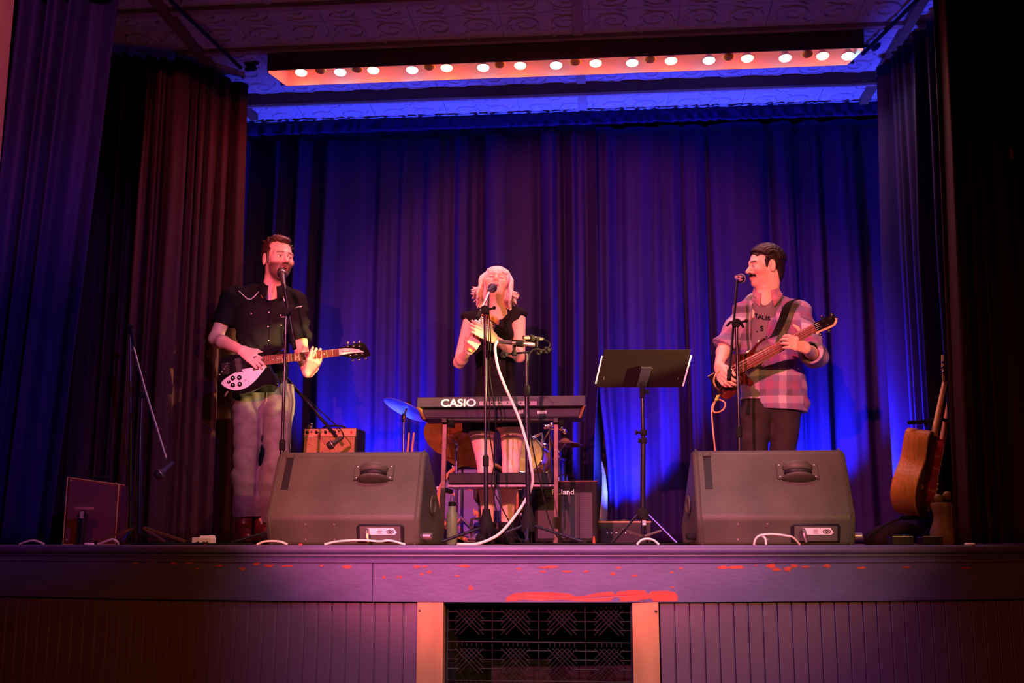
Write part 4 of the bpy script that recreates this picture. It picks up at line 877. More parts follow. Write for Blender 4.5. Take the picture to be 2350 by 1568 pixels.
pgo = MB().prism(pgp, GA, gu, gv, gn, .0, .003, .001).build('pickguard', M_pick, eg)
for (px, py, r_) in ((535, 868, .0145), (550, 867, .0145), (535, 884, .0145), (551, 882, .0145), (526, 877, .010)):
    q = W3(T(px, py), .003); kn = MB().lathe([(r_, 0), (r_*.95, .004), (r_*.62, .007), (r_*.55, .016), (0, .017)], q, gn, 18).build('knob', M_jet, eg)
    MB().lathe([(r_*.5, 0), (r_*.3, .002), (0, .0025)], q+gn*.016, gn, 12).build('knob_cap', M_chrome, kn)
MB().lathe([(.008, 0), (.006, .004), (0, .014)], W3(T(564, 873), .003), gn, 10).build('switch', M_chrome, eg)
for (px, py) in ((512, 879), (558, 853), (601, 849), (571, 877)): MB().lathe([(.0028, 0), (0, .0015)], W3(T(px, py), .003), gn, 8).build('screw', M_chrome, eg)
for (px, py) in ((548, 838), (586, 834)):
    q = T(px, py); MB().prism([(-.017, -.040), (.017, -.040), (.017, .040), (-.017, .040)], W3(q, 0), gu, gv, gn, 0, .012, .002).build('pickup', mat('chrome_pickup', (.32, .30, .31), .25, .9), eg)
q = T(517, 846); MB().prism([(-.02, -.035), (.02, -.035), (.02, .035), (-.02, .035)], W3(q, 0), gu, gv, gn, 0, .012, .003).build('bridge', M_chrome, eg)
for i in range(5): MB().ball(W3((T(504+i*5, 843+i*.5)[0], T(517, 846)[1]-.03+.014*i), .014), .006, seg=8, rings=5).build('saddle', M_chrome, eg)
# neck
na, nb = T(606, 828), T(778, 809.5); nd = Vector((nb[0]-na[0], nb[1]-na[1], 0)); nl = nd.length; du = gu*(nd.x/nl)+gv*(nd.y/nl); dv = gn.cross(du)
w0, w1 = .0265, .0205; N0 = W3(na, 0)
MB().add([N0+dv*w0+gn*.010, N0-dv*w0+gn*.010, N0+du*nl-dv*w1+gn*.010, N0+du*nl+dv*w1+gn*.010, N0+dv*w0*.95-gn*.004, N0-dv*w0*.95-gn*.004, N0+du*nl-dv*w1*.95-gn*.004, N0+du*nl+dv*w1*.95-gn*.004,
          N0+dv*w0*.5-gn*.018, N0-dv*w0*.5-gn*.018, N0+du*nl-dv*w1*.5-gn*.014, N0+du*nl+dv*w1*.5-gn*.014],
         [(0, 1, 2, 3), (0, 3, 7, 4), (1, 5, 6, 2), (4, 7, 11, 8), (5, 9, 10, 6), (8, 11, 10, 9), (0, 4, 8, 9, 5, 1), (3, 2, 6, 10, 11, 7)]).build('neck', M_rose, eg, smooth=50)
def frets(obj, N0, du, dv, gn, nl, w0, w1, top, nfr, sc, inl=True):
    fb = MB()
    for i in range(1, nfr+1):
        d = nl-(sc-sc/2**(i/12.))
        if d < 0: break
        ww = w0+(w1-w0)*d/nl; fb.box(Vector(), (.0, .0, .0)) if 0 else None
        a = N0+du*d; fb.tube([a+dv*ww+gn*top, a-dv*ww+gn*top], .0008, 5)
    fb.build('frets', M_fret, obj)
frets(eg, N0, du, dv, gn, nl, w0, w1, .010, 21, nl*1.42)
dots = MB()
for i in (3, 5, 7, 9, 12, 15, 17):
    d = nl-(nl*1.42)*(1-2**(-(i-.5)/12.))
    if d > 0: dots.lathe([(.0030, 0), (.0028, .0006), (0, .001)], N0+du*d+gn*.010, gn, 8)
dots.build('inlays', M_pick, eg)
# headstock
hs_ = [(776, 800), (790, 796), (805, 792), (820, 788), (834, 787), (842, 797), (849, 812), (850, 817), (836, 821), (815, 824), (800, 821), (785, 817), (778, 818)]
hp = [(p.x, p.y) for p in catmull([Vector((*T(*q), 0)) for q in hs_], 3, True)]
MB().prism(hp, GA, gu, gv, gn, -.010, .006, .002).build('headstock', M_jet, eg)
tc_ = [(778, 801), (790, 800), (810, 800), (825, 803), (834, 807), (836, 809), (820, 810), (800, 812), (779, 816)]
tco = MB().prism([T(*q) for q in tc_], GA, gu, gv, gn, .006, .0085, .0005).build('nameplate', M_pick, eg, smooth=0)
text('lettering', 'Rickenbacker', M_ink, eg, W3(T(803, 806), .0085), du, dv, .0165, .0006, .0003, shear=.25)
for (x, y, sx, sy) in ((799, 796, 797, 787), (812, 795, 811, 786), (826, 795, 824, 785), (804, 816, 809, 827), (818, 814, 823, 826), (832, 813, 838, 823)):
    pgx = MB().lathe([(.006, 0), (.006, .004), (.0035, .006), (.0035, .012), (0, .012)], W3(T(x, y), .006), gn, 12).build('tuning_peg', M_chrome, eg)
    a, b = W3(T(x, y), -.008), W3(T(sx, sy), -.008); k = MB(); k.tube([a, b], .003, 6); k.ball(b, (.008, .005, .007), seg=8, rings=6); k.build('tuner_button', M_chrome, eg)
strs = MB()
for i in range(6):
    t = (i-2.5)/2.5; strs.tube([W3((T(517, 846)[0], T(517, 846)[1]), .016)+dv*t*.026, N0+dv*t*w0*.8+gn*.0135, N0+du*nl+dv*t*w1*.78+gn*.0125, N0+du*(nl+.03)+dv*t*w1*.75+gn*.010], .0006, 4)
strs.build('strings', M_fret, eg)
MB().tube([W3(T(520, 898), -.02), W3(T(514, 910), -.01)], [.006, .005], 8).build('jack_plug', M_brass, eg)
# ---- bass of the right player
BA, BB = P(1668, 868, 1.24), P(1876, 748, 1.02); bu, bv, bn = gframe(BA, BB, .05); T2 = tracer(BA, bu, bv, bn)
bs = thing('bass_guitar', 'dark red burst four-string bass held by the plaid-shirted player', 'guitar', BA)
def V3(q, t): return BA+bu*q[0]+bv*q[1]+bn*t
out = [(1758, 772), (1750, 776), (1738, 783), (1725, 797), (1712, 808), (1698, 813), (1684, 812), (1672, 820), (1660, 838), (1650, 860), (1645, 880), (1647, 900), (1656, 914), (1668, 918), (1682, 911), (1693, 897), (1700, 884), (1710, 884), (1722, 887), (1729, 881), (1724, 873), (1714, 866), (1709, 858), (1713, 849), (1728, 845), (1742, 833), (1736, 818), (1730, 808), (1740, 792), (1757, 779)]
poly = [(p.x, p.y) for p in catmull([Vector((*T2(*q), 0)) for q in out], 4, True)]
MB().prism(poly, BA, bu, bv, bn, -.040, .0, .008).build('body', M_burst, bs)
na, nb = T2(1690, 848), T2(1871, 752); nd = Vector((nb[0]-na[0], nb[1]-na[1], 0)); nl = nd.length; du2 = bu*(nd.x/nl)+bv*(nd.y/nl); dv2 = bn.cross(du2); B0 = V3(na, 0); w0, w1 = .031, .0225
MB().add([B0+dv2*w0+bn*.012, B0-dv2*w0+bn*.012, B0+du2*nl-dv2*w1+bn*.012, B0+du2*nl+dv2*w1+bn*.012, B0+dv2*w0-bn*.001, B0-dv2*w0-bn*.001, B0+du2*nl-dv2*w1-bn*.001, B0+du2*nl+dv2*w1-bn*.001],
         [(0, 1, 2, 3), (4, 7, 6, 5), (0, 3, 7, 4), (1, 5, 6, 2), (0, 4, 5, 1), (3, 2, 6, 7)]).build('fretboard', M_rose, bs, smooth=0)
MB().add([B0+du2*.09+dv2*w0*.98-bn*.001, B0+du2*.09-dv2*w0*1.12-bn*.001, B0+du2*nl-dv2*w1*1.15-bn*.001, B0+du2*nl+dv2*w1-bn*.001, B0+du2*.09+dv2*w0*.5-bn*.022, B0+du2*.09-dv2*w0*.7-bn*.022, B0+du2*nl-dv2*w1*.7-bn*.020, B0+du2*nl+dv2*w1*.5-bn*.02],
         [(0, 1, 2, 3), (4, 7, 6, 5), (0, 3, 7, 4), (1, 5, 6, 2), (0, 4, 5, 1), (3, 2, 6, 7)]).build('neck', M_maple, bs, smooth=50)
MB().prism([T2(*q) for q in ((1707, 850), (1722, 842), (1736, 833), (1731, 839), (1720, 845), (1709, 849))], BA, bu, bv, bn, -.002, .002, 0).build('neck_heel', M_maple, bs)
frets(bs, B0, du2, dv2, bn, nl, w0, w1, .012, 22, nl*1.30)
hs_ = [(1866, 744), (1880, 737), (1893, 729), (1906, 727), (1911, 721), (1918, 727), (1920, 735), (1915, 744), (1900, 752), (1884, 758), (1872, 766), (1870, 760)]
MB().prism([(p.x, p.y) for p in catmull([Vector((*T2(*q), 0)) for q in hs_], 3, True)], BA, bu, bv, bn, -.006, .004, .0015).build('headstock', M_jet, bs)
hb_ = [(1871, 763), (1886, 756), (1901, 750), (1913, 743), (1917, 735), (1916, 729), (1921, 731), (1921, 739), (1917, 747), (1902, 755), (1886, 761), (1873, 767)]
MB().prism([T2(*q) for q in hb_], BA, bu, bv, bn, -.016, .0045, .001).build('headstock_edge', M_maple, bs)
text('lettering', 'Ibanez', M_fret, bs, V3(T2(1912, 732), .004), bv*-.6+bu*.8, bv*.8+bu*.6, .010, .0005, .0002) if 0 else None
for (x, y, sx, sy) in ((1889, 738, 1886, 728), (1904, 732, 1908, 722), (1882, 752, 1882, 768), (1898, 746, 1902, 760)):
    MB().lathe([(.009, 0), (.009, .006), (.005, .008), (.005, .014), (0, .014)], V3(T2(x, y), .004), bn, 12).build('tuning_peg', M_gloss, bs)
    a, b = V3(T2(x, y), -.012), V3(T2(sx, sy), -.012); k = MB(); k.tube([a, b], .004, 6); k.ball(b, (.010, .006, .009), seg=10, rings=6); k.build('tuner_button', M_gloss, bs)
strs = MB()
for i in range(4):
    t = (i-1.5)/1.5; strs.tube([B0-du2*.13+dv2*t*w0*.72+bn*.018, B0+dv2*t*w0*.75+bn*.0165, B0+du2*nl+dv2*t*w1*.72+bn*.015, B0+du2*(nl+.03)+dv2*t*w1*.6+bn*.010], .0013, 5)
strs.build('strings', M_fret, bs)
MB().prism([(-.022, -.042), (.022, -.042), (.022, .042), (-.022, .042)], B0-du2*.14, du2, dv2, bn, 0, .014, .003).build('bridge', M_gloss, bs)
for d in (-.04, -.09): MB().prism([(-.014, -.045), (.014, -.045), (.014, .045), (-.014, .045)], B0+du2*d, du2, dv2, bn, 0, .011, .003).build('pickup', M_blk, bs)
for (px, py) in ((1655, 892), (1664, 893), (1656, 901), (1665, 889)): MB().lathe([(.009, 0), (.009, .010), (.006, .013), (0, .013)], V3(T2(px, py), 0), bn, 12).build('knob', M_gloss, bs)
for (px, py) in ((1757, 776), (1715, 853), (1735, 806)): MB().ball(V3(T2(px, py), .004), .004, seg=8, rings=5).build('strap_button', M_chrome, bs)
strap = [P(1826, 690, 1.45), P(1822, 688, 1.36), P(1808, 700, 1.315), P(1795, 735, 1.295), P(1778, 770, 1.265), P(1762, 776, 1.225), P(1752, 780, 1.215)]
def ribbon(pts, wid, side, th=.003):
    mb = MB(); vs = []; fs = []; pts = catmull(pts, 5)
    for p in pts:
        s = side.normalized()*wid/2; d = Vector((0, -th, 0)); vs += [p-s, p+s, p+s+d, p-s+d]
    for i in range(len(pts)-1):
        for j in range(4): fs.append((i*4+j, i*4+(j+1) % 4, i*4+4+(j+1) % 4, i*4+4+j))
    fs += [(0, 1, 2, 3), tuple(len(vs)-4+j for j in (3, 2, 1, 0))]; return mb.add(vs, fs)
ribbon(strap, .055, Vector((1, 0, .28))).build('strap', mat('black_webbing', (.006, .005, .006), .9, spec=.1), bs)
# ---- acoustic and electric on a double stand at far right
def side_guitar(label, base, topp, yaw, L, half, th, m_side, m_top, m_neck, body_len, head_len, group, electric=False):
    u = (topp-base).normalized(); Ltot = (topp-base).length
    w_ = Vector((math.cos(yaw), math.sin(yaw), 0)); w_ = (w_-u*w_.dot(u)).normalized(); v = u.cross(w_).normalized()
    r = thing('acoustic_guitar' if not electric else 'electric_guitar', label, 'guitar', base, group); pl = []
    prof = [(0, .0), (.02, .45), (.09, .85), (.2, 1.0), (.33, .95), (.47, .76), (.6, .62), (.72, .68), (.84, .73), (.94, .62), (1, .2)] if not electric else [(0, 0), (.03, .5), (.12, .9), (.28, .98), (.45, .78), (.62, .72), (.8, .85), (1.08, .62), (1.0, .45), (.9, .22)]
    rt = [(a*body_len, b*half) for a, b in prof]; poly = [(p.x, p.y) for p in catmull([Vector((*q, 0)) for q in rt+[(a, -b) for a, b in rt[::-1][0 if electric else 0:-1]]], 4, True)]
    MB().prism(poly, base, u, v, w_, -th/2, th/2, .004).build('body', m_side, r)
    MB().prism(inset(poly, .006), base, u, v, w_, th/2, th/2+.002, 0).build('soundboard', m_top, r)
    MB().prism(inset(poly, .006), base, u, v, w_, -th/2-.002, -th/2, 0).build('back', m_side, r)
    nz = th/2-.004
    na_ = base+u*(body_len-.02)+w_*nz; nbb = base+u*(Ltot-head_len)+w_*nz
    MB().tube([na_, na_.lerp(nbb, .12), nbb], [.034, .024, .019], 12, flat=(w_, .75)).build('neck', m_neck, r)
    MB().prism([(-.0, -.027), (.0001, .027), ((nbb-na_).length, .021), ((nbb-na_).length, -.021)], na_+w_*.008, u, v, w_, 0, .008, 0).build('fretboard', M_rose, r, smooth=0)
    hd = nbb-w_*.002; ha = (u-w_*(.22 if not electric else .04)).normalized(); hw = ha.cross(v); 
    MB().prism([(0, -.022), (.02, -.030), (head_len, -.036), (head_len, .036), (.02, .030), (0, .022)], hd, ha, v, hw, -.008, .008, .003).build('headstock', m_neck, r)
    for i in range(6):
        s = (-1 if i % 2 else 1) if not electric else 1; t = .04+.03*(i//2) if not electric else .03+.022*i
        q = hd+ha*t+v*s*.038; k = MB(); k.tube([hd+ha*t+v*s*.02, q+v*s*.012], .003, 6); k.ball(q+v*s*.014, .008, seg=8, rings=6); k.lathe([(.004, 0), (.004, .016), (0, .017)], hd+ha*t+v*s*.018, hw, 8); k.build('tuning_peg', M_chrome, r)
    br_ = base+u*(body_len*.3)+w_*th/2; MB().prism([(-.012, -.07), (.012, -.07), (.012, .07), (-.012, .07)], br_, u, v, w_, 0, .010, .003).build('bridge', M_rose if not electric else M_chrome, r)
    if electric:
        for t in (.45, .6, .74): MB().prism([(-.018, -.04), (.018, -.04), (.018, .04), (-.018, .04)], base+u*(body_len*t)+w_*th/2, u, v, w_, 0, .012, .003).build('pickup', M_chrome, r)
        for i in range(4): MB().lathe([(.011, 0), (.011, .014), (0, .015)], base+u*(body_len*(.16+.08*i))-v*.06+w_*th/2, w_, 12).build('knob', M_brass, r)
    return r
M_mah = mat('mahogany_side', (.55, .21, .075), .36, var=.25, scale=18, stretch=(6, 6, .6), coat=.3); M_spr = mat('dark_top', (.10, .045, .022), .4); M_sun = mat('cherry_red', (.30, .03, .025), .2, coat=.6)
side_guitar('acoustic guitar with mahogany sides leaning on the double stand', P(2080, 1178, 1.02), P(2155, 818, 1.14), R(-24), 1.0, .18, .125, M_mah, M_spr, M_maple, .46, .15, 'guitars on the double stand')
side_guitar('slim red electric guitar seen edge on beside the acoustic', P(2124, 1172, 1.20), P(2184, 850, 1.30), R(-8), 1.0, .15, .045, M_sun, M_pick, mat('red_maple', (.55, .20, .10), .35), .36, .17, 'guitars on the double stand', electric=True)
sd = thing('guitar_stand', 'black double guitar stand with two neck yokes', 'stand', (P(2150, 1240, 1.16).x, 1.16, 0))
q = P(2150, 1240, 1.16); q.z = .0
MB().tube(catmull([q+Vector((0, 0, .02)), P(2151, 1100, 1.16), P(2151, 1000, 1.16), P(2146, 975, 1.14), P(2130, 968, 1.1), P(2108, 969, 1.03), P(2086, 970, .98)], 6), .011, 10).build('post', M_rub, sd)
MB().tube([P(2136, 964, 1.16), P(2160, 962, 1.22), P(2172, 965, 1.25)], .010, 8).build('yoke', M_rub, sd); MB().tube([P(2125, 965, 1.05), P(2125, 975, 1.1)], .012, 8).build('yoke_pad', M_rub, sd)
for (dx, dy) in ((-.28, -.1), (.24, -.05), (-.02, .3)): MB().tube([q+Vector((0, 0, .12)), q+Vector((dx, dy, .012))], .010, 8).build('leg', M_rub, sd)
for (px, Y) in ((2078, .98), (2125, 1.17)): MB().tube([q+Vector((0, 0, .15)), P(px-8, 1190, Y-.05), P(px+8, 1186, Y-.05)], .010, 8).build('cradle', M_rub, sd)
# third instrument lying behind the curtain edge, bag and floor pedals
ub = P(2172, 1240, .80); ub.z = 0
gb = thing('leather_bag', 'tan leather bag with two rounded handles half hidden by the right curtain', 'bag', ub)
MB().lathe([(.0, .0), (.075, 0), (.082, .02), (.078, .07), (.055, .13), (.056, .16), (.066, .20), (.06, .215), (0, .215)], ub, (0, 0, 1), 22).build('body', mat('tan_leather', (.13, .07, .025), .55, var=.25, scale=14), gb)
for dx, h in ((-.025, .235), (.02, .25)): MB().ball(ub+Vector((dx, 0, h)), (.024, .02, .024), seg=12, rings=8).build('handle', MATS['tan_leather'], gb)
nb_ = P(2040, 1240, 1.25); nb_.z = 0; gbg = thing('gig_bag', 'dark slumped gig bag on the floor behind the acoustic guitar', 'bag', nb_)
MB().ball(nb_+Vector((.02, 0, .05)), (.16, .09, .075), Matrix.Rotation(-.25, 3, 'Y'), 20, 12).build('body', mat('dark_nylon', (.018, .007, .010), .8, spec=.15), gbg); MB().tube(catmull([nb_+Vector((-.14, -.08, .03)), nb_+Vector((-.05, -.10, .10)), nb_+Vector((.07, -.09, .15))], 5), .006, 6).build('strap', M_rub, gbg)
for (px, ww, lab) in ((2072, .11, 'low black stomp box under the acoustic guitar'), (2140, .10, 'low black stomp box beside the tan bag')):
    q = P(px, 1240, .72); q.z = 0; sx = thing('stomp_box', lab, 'pedal', q, 'stomp boxes by the guitars')
    MB().box(q+Vector((0, .05, .022)), (ww, .10, .042)).build('box', M_blk, sx, bevel=.004); MB().box(q+Vector((0, .0, .044)), (ww*.9, .008, .004)).build('front_edge', M_steel, sx); MB().lathe([(.010, 0), (.010, .008), (0, .010)], q+Vector((.02, .05, .043)), (0, 0, 1), 12).build('switch', M_chrome, sx)
# bright discs let into the stage lip
for i, (px, lab) in enumerate(((228, 'small bright metal disc on the stage edge at left'), (2244, 'small bright metal disc on the stage edge at right'))):
    q = P(px, 1246, .3); q.z = .004; q.y = yf(q.x)+.012
    tag(MB().lathe([(.024, 0), (.024, .006), (.018, .009), (0, .009)], q, (0, 0, 1), 20).build('metal_disc', mat('bright_tape', (.95, .93, .97), .3), off=q), lab, 'disc', 'bright discs on the stage edge')
# ================================================================ cables
M_wc = mat('ivory_cable', (.80, .72, .60), .5); M_tan = mat('tan_cable', (.62, .32, .14), .5)
def cable(label, pts, r, m, group='cables'):
    mb = MB().tube(catmull(pts, 7), r, 8); return tag(mb.build('cable', m, off=pts[-1]), label, 'cable', group)
F = lambda px, Y, z=.006: (lambda q: Vector((q.x, q.y, z)))(P(px, 1244, Y))
cable('ivory cable hanging from the crossbar microphone to the floor', [P(1143, 784, YT), P(1138, 788, YT-.01), P(1136, 805, YT-.01), P(1143, 845, YT-.01), P(1158, 885, YT), P(1176, 925, YT+.01), P(1194, 968, YT), P(1212, 1030, YT-.04), P(1219, 1070, YT-.03), P(1222, 1110, YT+.02), P(1205, 1150, YT+.06), P(1178, 1190, YT-.02), P(1150, 1222, YT-.07), P(1125, 1238, YT-.12), F(1090, YT-.16), F(1050, .5)], .0075, M_wc)
for dx, lab in ((0, 'thin dark cable drooping beside the singer\'s stand, left strand'), (10, 'thin dark cable drooping beside the singer\'s stand, right strand')):
    cable(lab, [P(1122, 672, YW+.13), P(1119+dx*.3, 715, YW-.03), P(1121+dx*.5, 780, YW-.04), P(1118+dx*.6, 860, YW-.03), P(1124+dx, 930, YW-.03), P(1122+dx*1.6, 985, YW-.04), P(1133+dx*.2, 1060, YW-.04), P(1136-dx*.8, 1110, YW-.04), P(1134+dx, 1150, YW-.03), P(1150+dx*2, 1200, YW-.03), F(1170+dx*3, YW-.05)], .0035, M_rub)
cable('dark cable trailing from the crossbar stand past the keyboard amplifier', [P(1248, 779, YT+.05), P(1262, 790, YT+.03), P(1250, 803, YT-.01), P(1214, 815, YT-.03), P(1212, 950, YT-.03), P(1225, 1040, YT-.03), P(1245, 1130, YT), P(1262, 1200, YT), F(1290, YT)], .0035, M_rub)
cable('tan instrument cable looping from the bass to the floor', [V3(T2(1650, 905), -.03), P(1640, 926, 1.2), P(1636, 942, 1.2), P(1645, 947, 1.18), P(1660, 940, 1.2), P(1664, 925, 1.2), P(1648, 918, 1.22), P(1634, 935, 1.2), P(1636, 985, 1.2), P(1641, 1035, 1.2), P(1645, 1120, 1.2), F(1650, 1.2)], .0045, M_tan)
cable('tan cable arc beside the bassist\'s hand', [P(1652, 850, 1.2), P(1642, 860, 1.16), P(1638, 875, 1.16), P(1643, 888, 1.17), V3(T2(1650, 898), -.02)], .0045, M_tan)
tag(MB().tube([P(1648, 908, 1.19), P(1643, 920, 1.19)], .009, 8).build('cable_tag', mat('lime_tape', (.40, .70, .06), .5), off=P(1645, 914, 1.19)), 'lime green tape on the bass cable', 'tape')
for lab, pts in (('ivory cable loop at the stage edge by the right monitor', [F(1730, .26), P(1735, 1236, .25), P(1748, 1228, .24), P(1775, 1226, .24), P(1805, 1230, .24), P(1820, 1234, .26), F(1835, .3)]),
                 ('short ivory cable end by the right monitor', [F(1758, .24), P(1756, 1236, .24), P(1748, 1230, .25), P(1743, 1229, .26)]),
                 ('ivory cable hump at the stage edge before the music stand', [F(1462, .2), P(1472, 1240, .2), P(1485, 1237, .2), P(1500, 1240, .2), F(1512, .2)]),
                 ('grey cable lying under the left monitor', [F(745, .16), P(775, 1243, .16), P(830, 1240, .15), P(870, 1243, .15), P(895, 1241, .15), F(930, .16)]),
                 ('ivory cable hump at the stage edge far left', [F(45, .45), P(62, 1243, .44), P(80, 1241, .43), F(102, .42)]),
                 ('ivory cable coil by the far left stand foot', [F(225, .3), P(245, 1242, .3), P(258, 1238, .3), P(268, 1243, .3), F(272, .32)]),
                 ('pale cable by the guitarist boots', [F(590, .2), P(610, 1243, .2), P(640, 1243, .2), F(660, .2)])):
    cable(lab, pts, .005, M_wc, 'cables on the stage edge')
cable('thin cable rising from the hanging far left microphone', [P(397, 1062, YL-.08), P(405, 1052, YL-.08), P(418, 1056, YL-.07), P(428, 1080, YL-.05), P(432, 1150, YL), P(436, 1210, YL), F(442, .6)], .0025, M_rub)
cable('thin dark guitar cable hanging behind the left player', [W3(T(514, 910), -.01), P(515, 920, 1.15), P(528, 935, 1.2), P(532, 980, 1.3), P(533, 1100, 1.35), F(530, 1.3)], .003, M_rub)
cable('black cable arc over the keyboard amplifier', [P(1280, 1095, 1.5), P(1292, 1090, 1.52), P(1308, 1093, 1.55), P(1322, 1103, 1.6)], .004, M_rub)
cable('black cable tangle on the floor between the stands', [F(1170, .62), F(1230, .5), F(1300, .6), F(1380, .5), F(1440, .62), F(1530, .5), F(1580, .7)], .005, M_rub)
cable('black cable running along the floor in front of the far left stand', [F(300, .4), F(380, .35), F(440, .45), F(520, .4), F(580, .5)], .005, M_rub)
# ================================================================ people: one continuous surface grown from a distance field
def A3(v): return np.array((v[0], v[1], v[2]), dtype=np.float32)
class Vol:
    def __init__(s, lo, hi, h):
        s.lo = A3(lo); s.h = h; s.n = np.ceil((A3(hi)-s.lo)/h).astype(int)+1; s.d = np.full(tuple(s.n), 9., np.float32)
    def reg(s, lo, hi):
        a = np.clip(np.floor((lo-s.lo)/s.h).astype(int), 0, s.n-1); b = np.clip(np.ceil((hi-s.lo)/s.h).astype(int)+1, 1, s.n)
        if (b <= a).any(): return None
        ax = [(s.lo[i]+s.h*np.arange(a[i], b[i], dtype=np.float32)) for i in range(3)]
        return (slice(a[0], b[0]), slice(a[1], b[1]), slice(a[2], b[2])), ax[0][:, None, None], ax[1][None, :, None], ax[2][None, None, :]
    def put(s, sl, b, k, op):
        a = s.d[sl]
        if op == 'add': hh = np.maximum(k-np.abs(a-b), 0)/k; s.d[sl] = np.minimum(a, b)-hh*hh*k*.25
        else: hh = np.maximum(k-np.abs(a+b), 0)/k; s.d[sl] = np.maximum(a, -b)+hh*hh*k*.25
    def cap(s, a, b, ra, rb=None, k=.012, flat=None, clip=(), op='add', wob=None):
        rb = ra if rb is None else rb; a = A3(a); b = A3(b); m = max(ra, rb)+k+.012; g = s.reg(np.minimum(a, b)-m, np.maximum(a, b)+m)
        if g is None: return
        sl, x, y, z = g; x = x-a[0]; y = y-a[1]; z = z-a[2]; ba = b-a; L2 = max(float(ba @ ba), 1e-9)
        t = np.clip((x*ba[0]+y*ba[1]+z*ba[2])/L2, 0, 1); qx = x-t*ba[0]; qy = y-t*ba[1]; qz = z-t*ba[2]
        r = ra+(rb-ra)*t
        if flat is not None:
            n = A3(Vector(flat[0]).normalized()); e = (qx*n[0]+qy*n[1]+qz*n[2])*(flat[1]-1); qx = qx+e*n[0]; qy = qy+e*n[1]; qz = qz+e*n[2]
        d = np.sqrt(qx*qx+qy*qy+qz*qz)-r
        if flat is not None: d = d*(.5+.5/flat[1])
        for (p0, nn) in clip:
            p0 = A3(p0); nn = A3(Vector(nn).normalized()); d = np.maximum(d, (x+a[0]-p0[0])*nn[0]+(y+a[1]-p0[1])*nn[1]+(z+a[2]-p0[2])*nn[2])
        s.put(sl, d, k, op)
    def ell(s, c, r, M=None, k=.012, op='add', clip=()):
        c = A3(c); r = A3(r); m = float(r.max())+k+.012; g = s.reg(c-m, c+m)
        if g is None: return
        sl, x, y, z = g; x = x-c[0]; y = y-c[1]; z = z-c[2]
        if M is not None: q = [x*M[0][i]+y*M[1][i]+z*M[2][i] for i in range(3)]
        else: q = [x, y, z]
        k0 = np.sqrt(sum((q[i]/r[i])**2 for i in range(3))); k1 = np.sqrt(sum((q[i]/r[i]**2)**2 for i in range(3)))+1e-6
        d = k0*(k0-1)/k1
        for (p0, nn) in clip:
            p0 = A3(p0); nn = A3(Vector(nn).normalized()); d = np.maximum(d, (x+c[0]-p0[0])*nn[0]+(y+c[1]-p0[1])*nn[1]+(z+c[2]-p0[2])*nn[2])
        s.put(sl, d.astype(np.float32), k, op)
    def plane(s, p0, n, lo=None, hi=None, k=.004):       # keep the side where (p-p0).n < 0
        g = s.reg(s.lo if lo is None else A3(lo), s.lo+s.h*s.n if hi is None else A3(hi)); sl, x, y, z = g; n = A3(Vector(n).normalized()); p0 = A3(p0)
        b = (x-p0[0])*n[0]+(y-p0[1])*n[1]+(z-p0[2])*n[2]; s.d[sl] = np.maximum(s.d[sl], b)
    def warp(s, fn):
        g = s.reg(s.lo, s.lo+s.h*s.n); sl, x, y, z = g; near = np.abs(s.d) < .05; i, j, k = np.nonzero(near)
        X = s.lo[0]+s.h*i; Y = s.lo[1]+s.h*j; Z = s.lo[2]+s.h*k; s.d[i, j, k] += fn(X, Y, Z).astype(np.float32)
    def mesh(s):
        d = s.d; d[0] = d[-1] = 9; d[:, 0] = d[:, -1] = 9; d[:, :, 0] = d[:, :, -1] = 9
        neg = d < 0; c = np.zeros(tuple(np.array(d.shape)-1), np.uint8)
        for a in (0, 1):
            for b in (0, 1):
                for e in (0, 1): c += neg[a:a+c.shape[0], b:b+c.shape[1], e:e+c.shape[2]]
        act = (c > 0) & (c < 8); I = np.argwhere(act); idx = np.full(c.shape, -1, np.int32); idx[act] = np.arange(len(I))
        co = [(a, b, e) for a in (0, 1) for b in (0, 1) for e in (0, 1)]; V = np.stack([d[I[:, 0]+a, I[:, 1]+b, I[:, 2]+e] for a, b, e in co], 1)
        acc = np.zeros((len(I), 3), np.float32); cnt = np.zeros(len(I), np.float32)
        for p in range(8):
            for q in range(p+1, 8):
                if sum(abs(co[p][i]-co[q][i]) for i in range(3)) != 1: continue
                sg = (V[:, p] < 0) != (V[:, q] < 0); t = np.where(sg, V[:, p]/np.where(sg, V[:, p]-V[:, q], 1), 0)
                A = np.array(co[p], np.float32); B = np.array(co[q], np.float32); acc += np.where(sg[:, None], A+(B-A)*t[:, None], 0); cnt += sg
        v = s.lo+s.h*(I+acc/cnt[:, None]); F = []
        for axis in range(3):
            sl0 = [slice(None)]*3; sl1 = [slice(None)]*3; sl0[axis] = slice(0, -1); sl1[axis] = slice(1, None)
            E = np.argwhere(neg[tuple(sl0)] != neg[tuple(sl1)]); b_, c_ = (axis+1) % 3, (axis+2) % 3
            E = E[(E[:, b_] > 0) & (E[:, c_] > 0) & (E[:, b_] < d.shape[b_]-1) & (E[:, c_] < d.shape[c_]-1)]
            def cell(db, dc):
                e = E.copy(); e[:, b_] += db; e[:, c_] += dc; return idx[e[:, 0], e[:, 1], e[:, 2]]
            q = np.stack([cell(-1, -1), cell(0, -1), cell(0, 0), cell(-1, 0)], 1); fl = neg[E[:, 0], E[:, 1], E[:, 2]]
            q[~fl] = q[~fl][:, ::-1]; F.append(q)
        return v, np.concatenate(F)
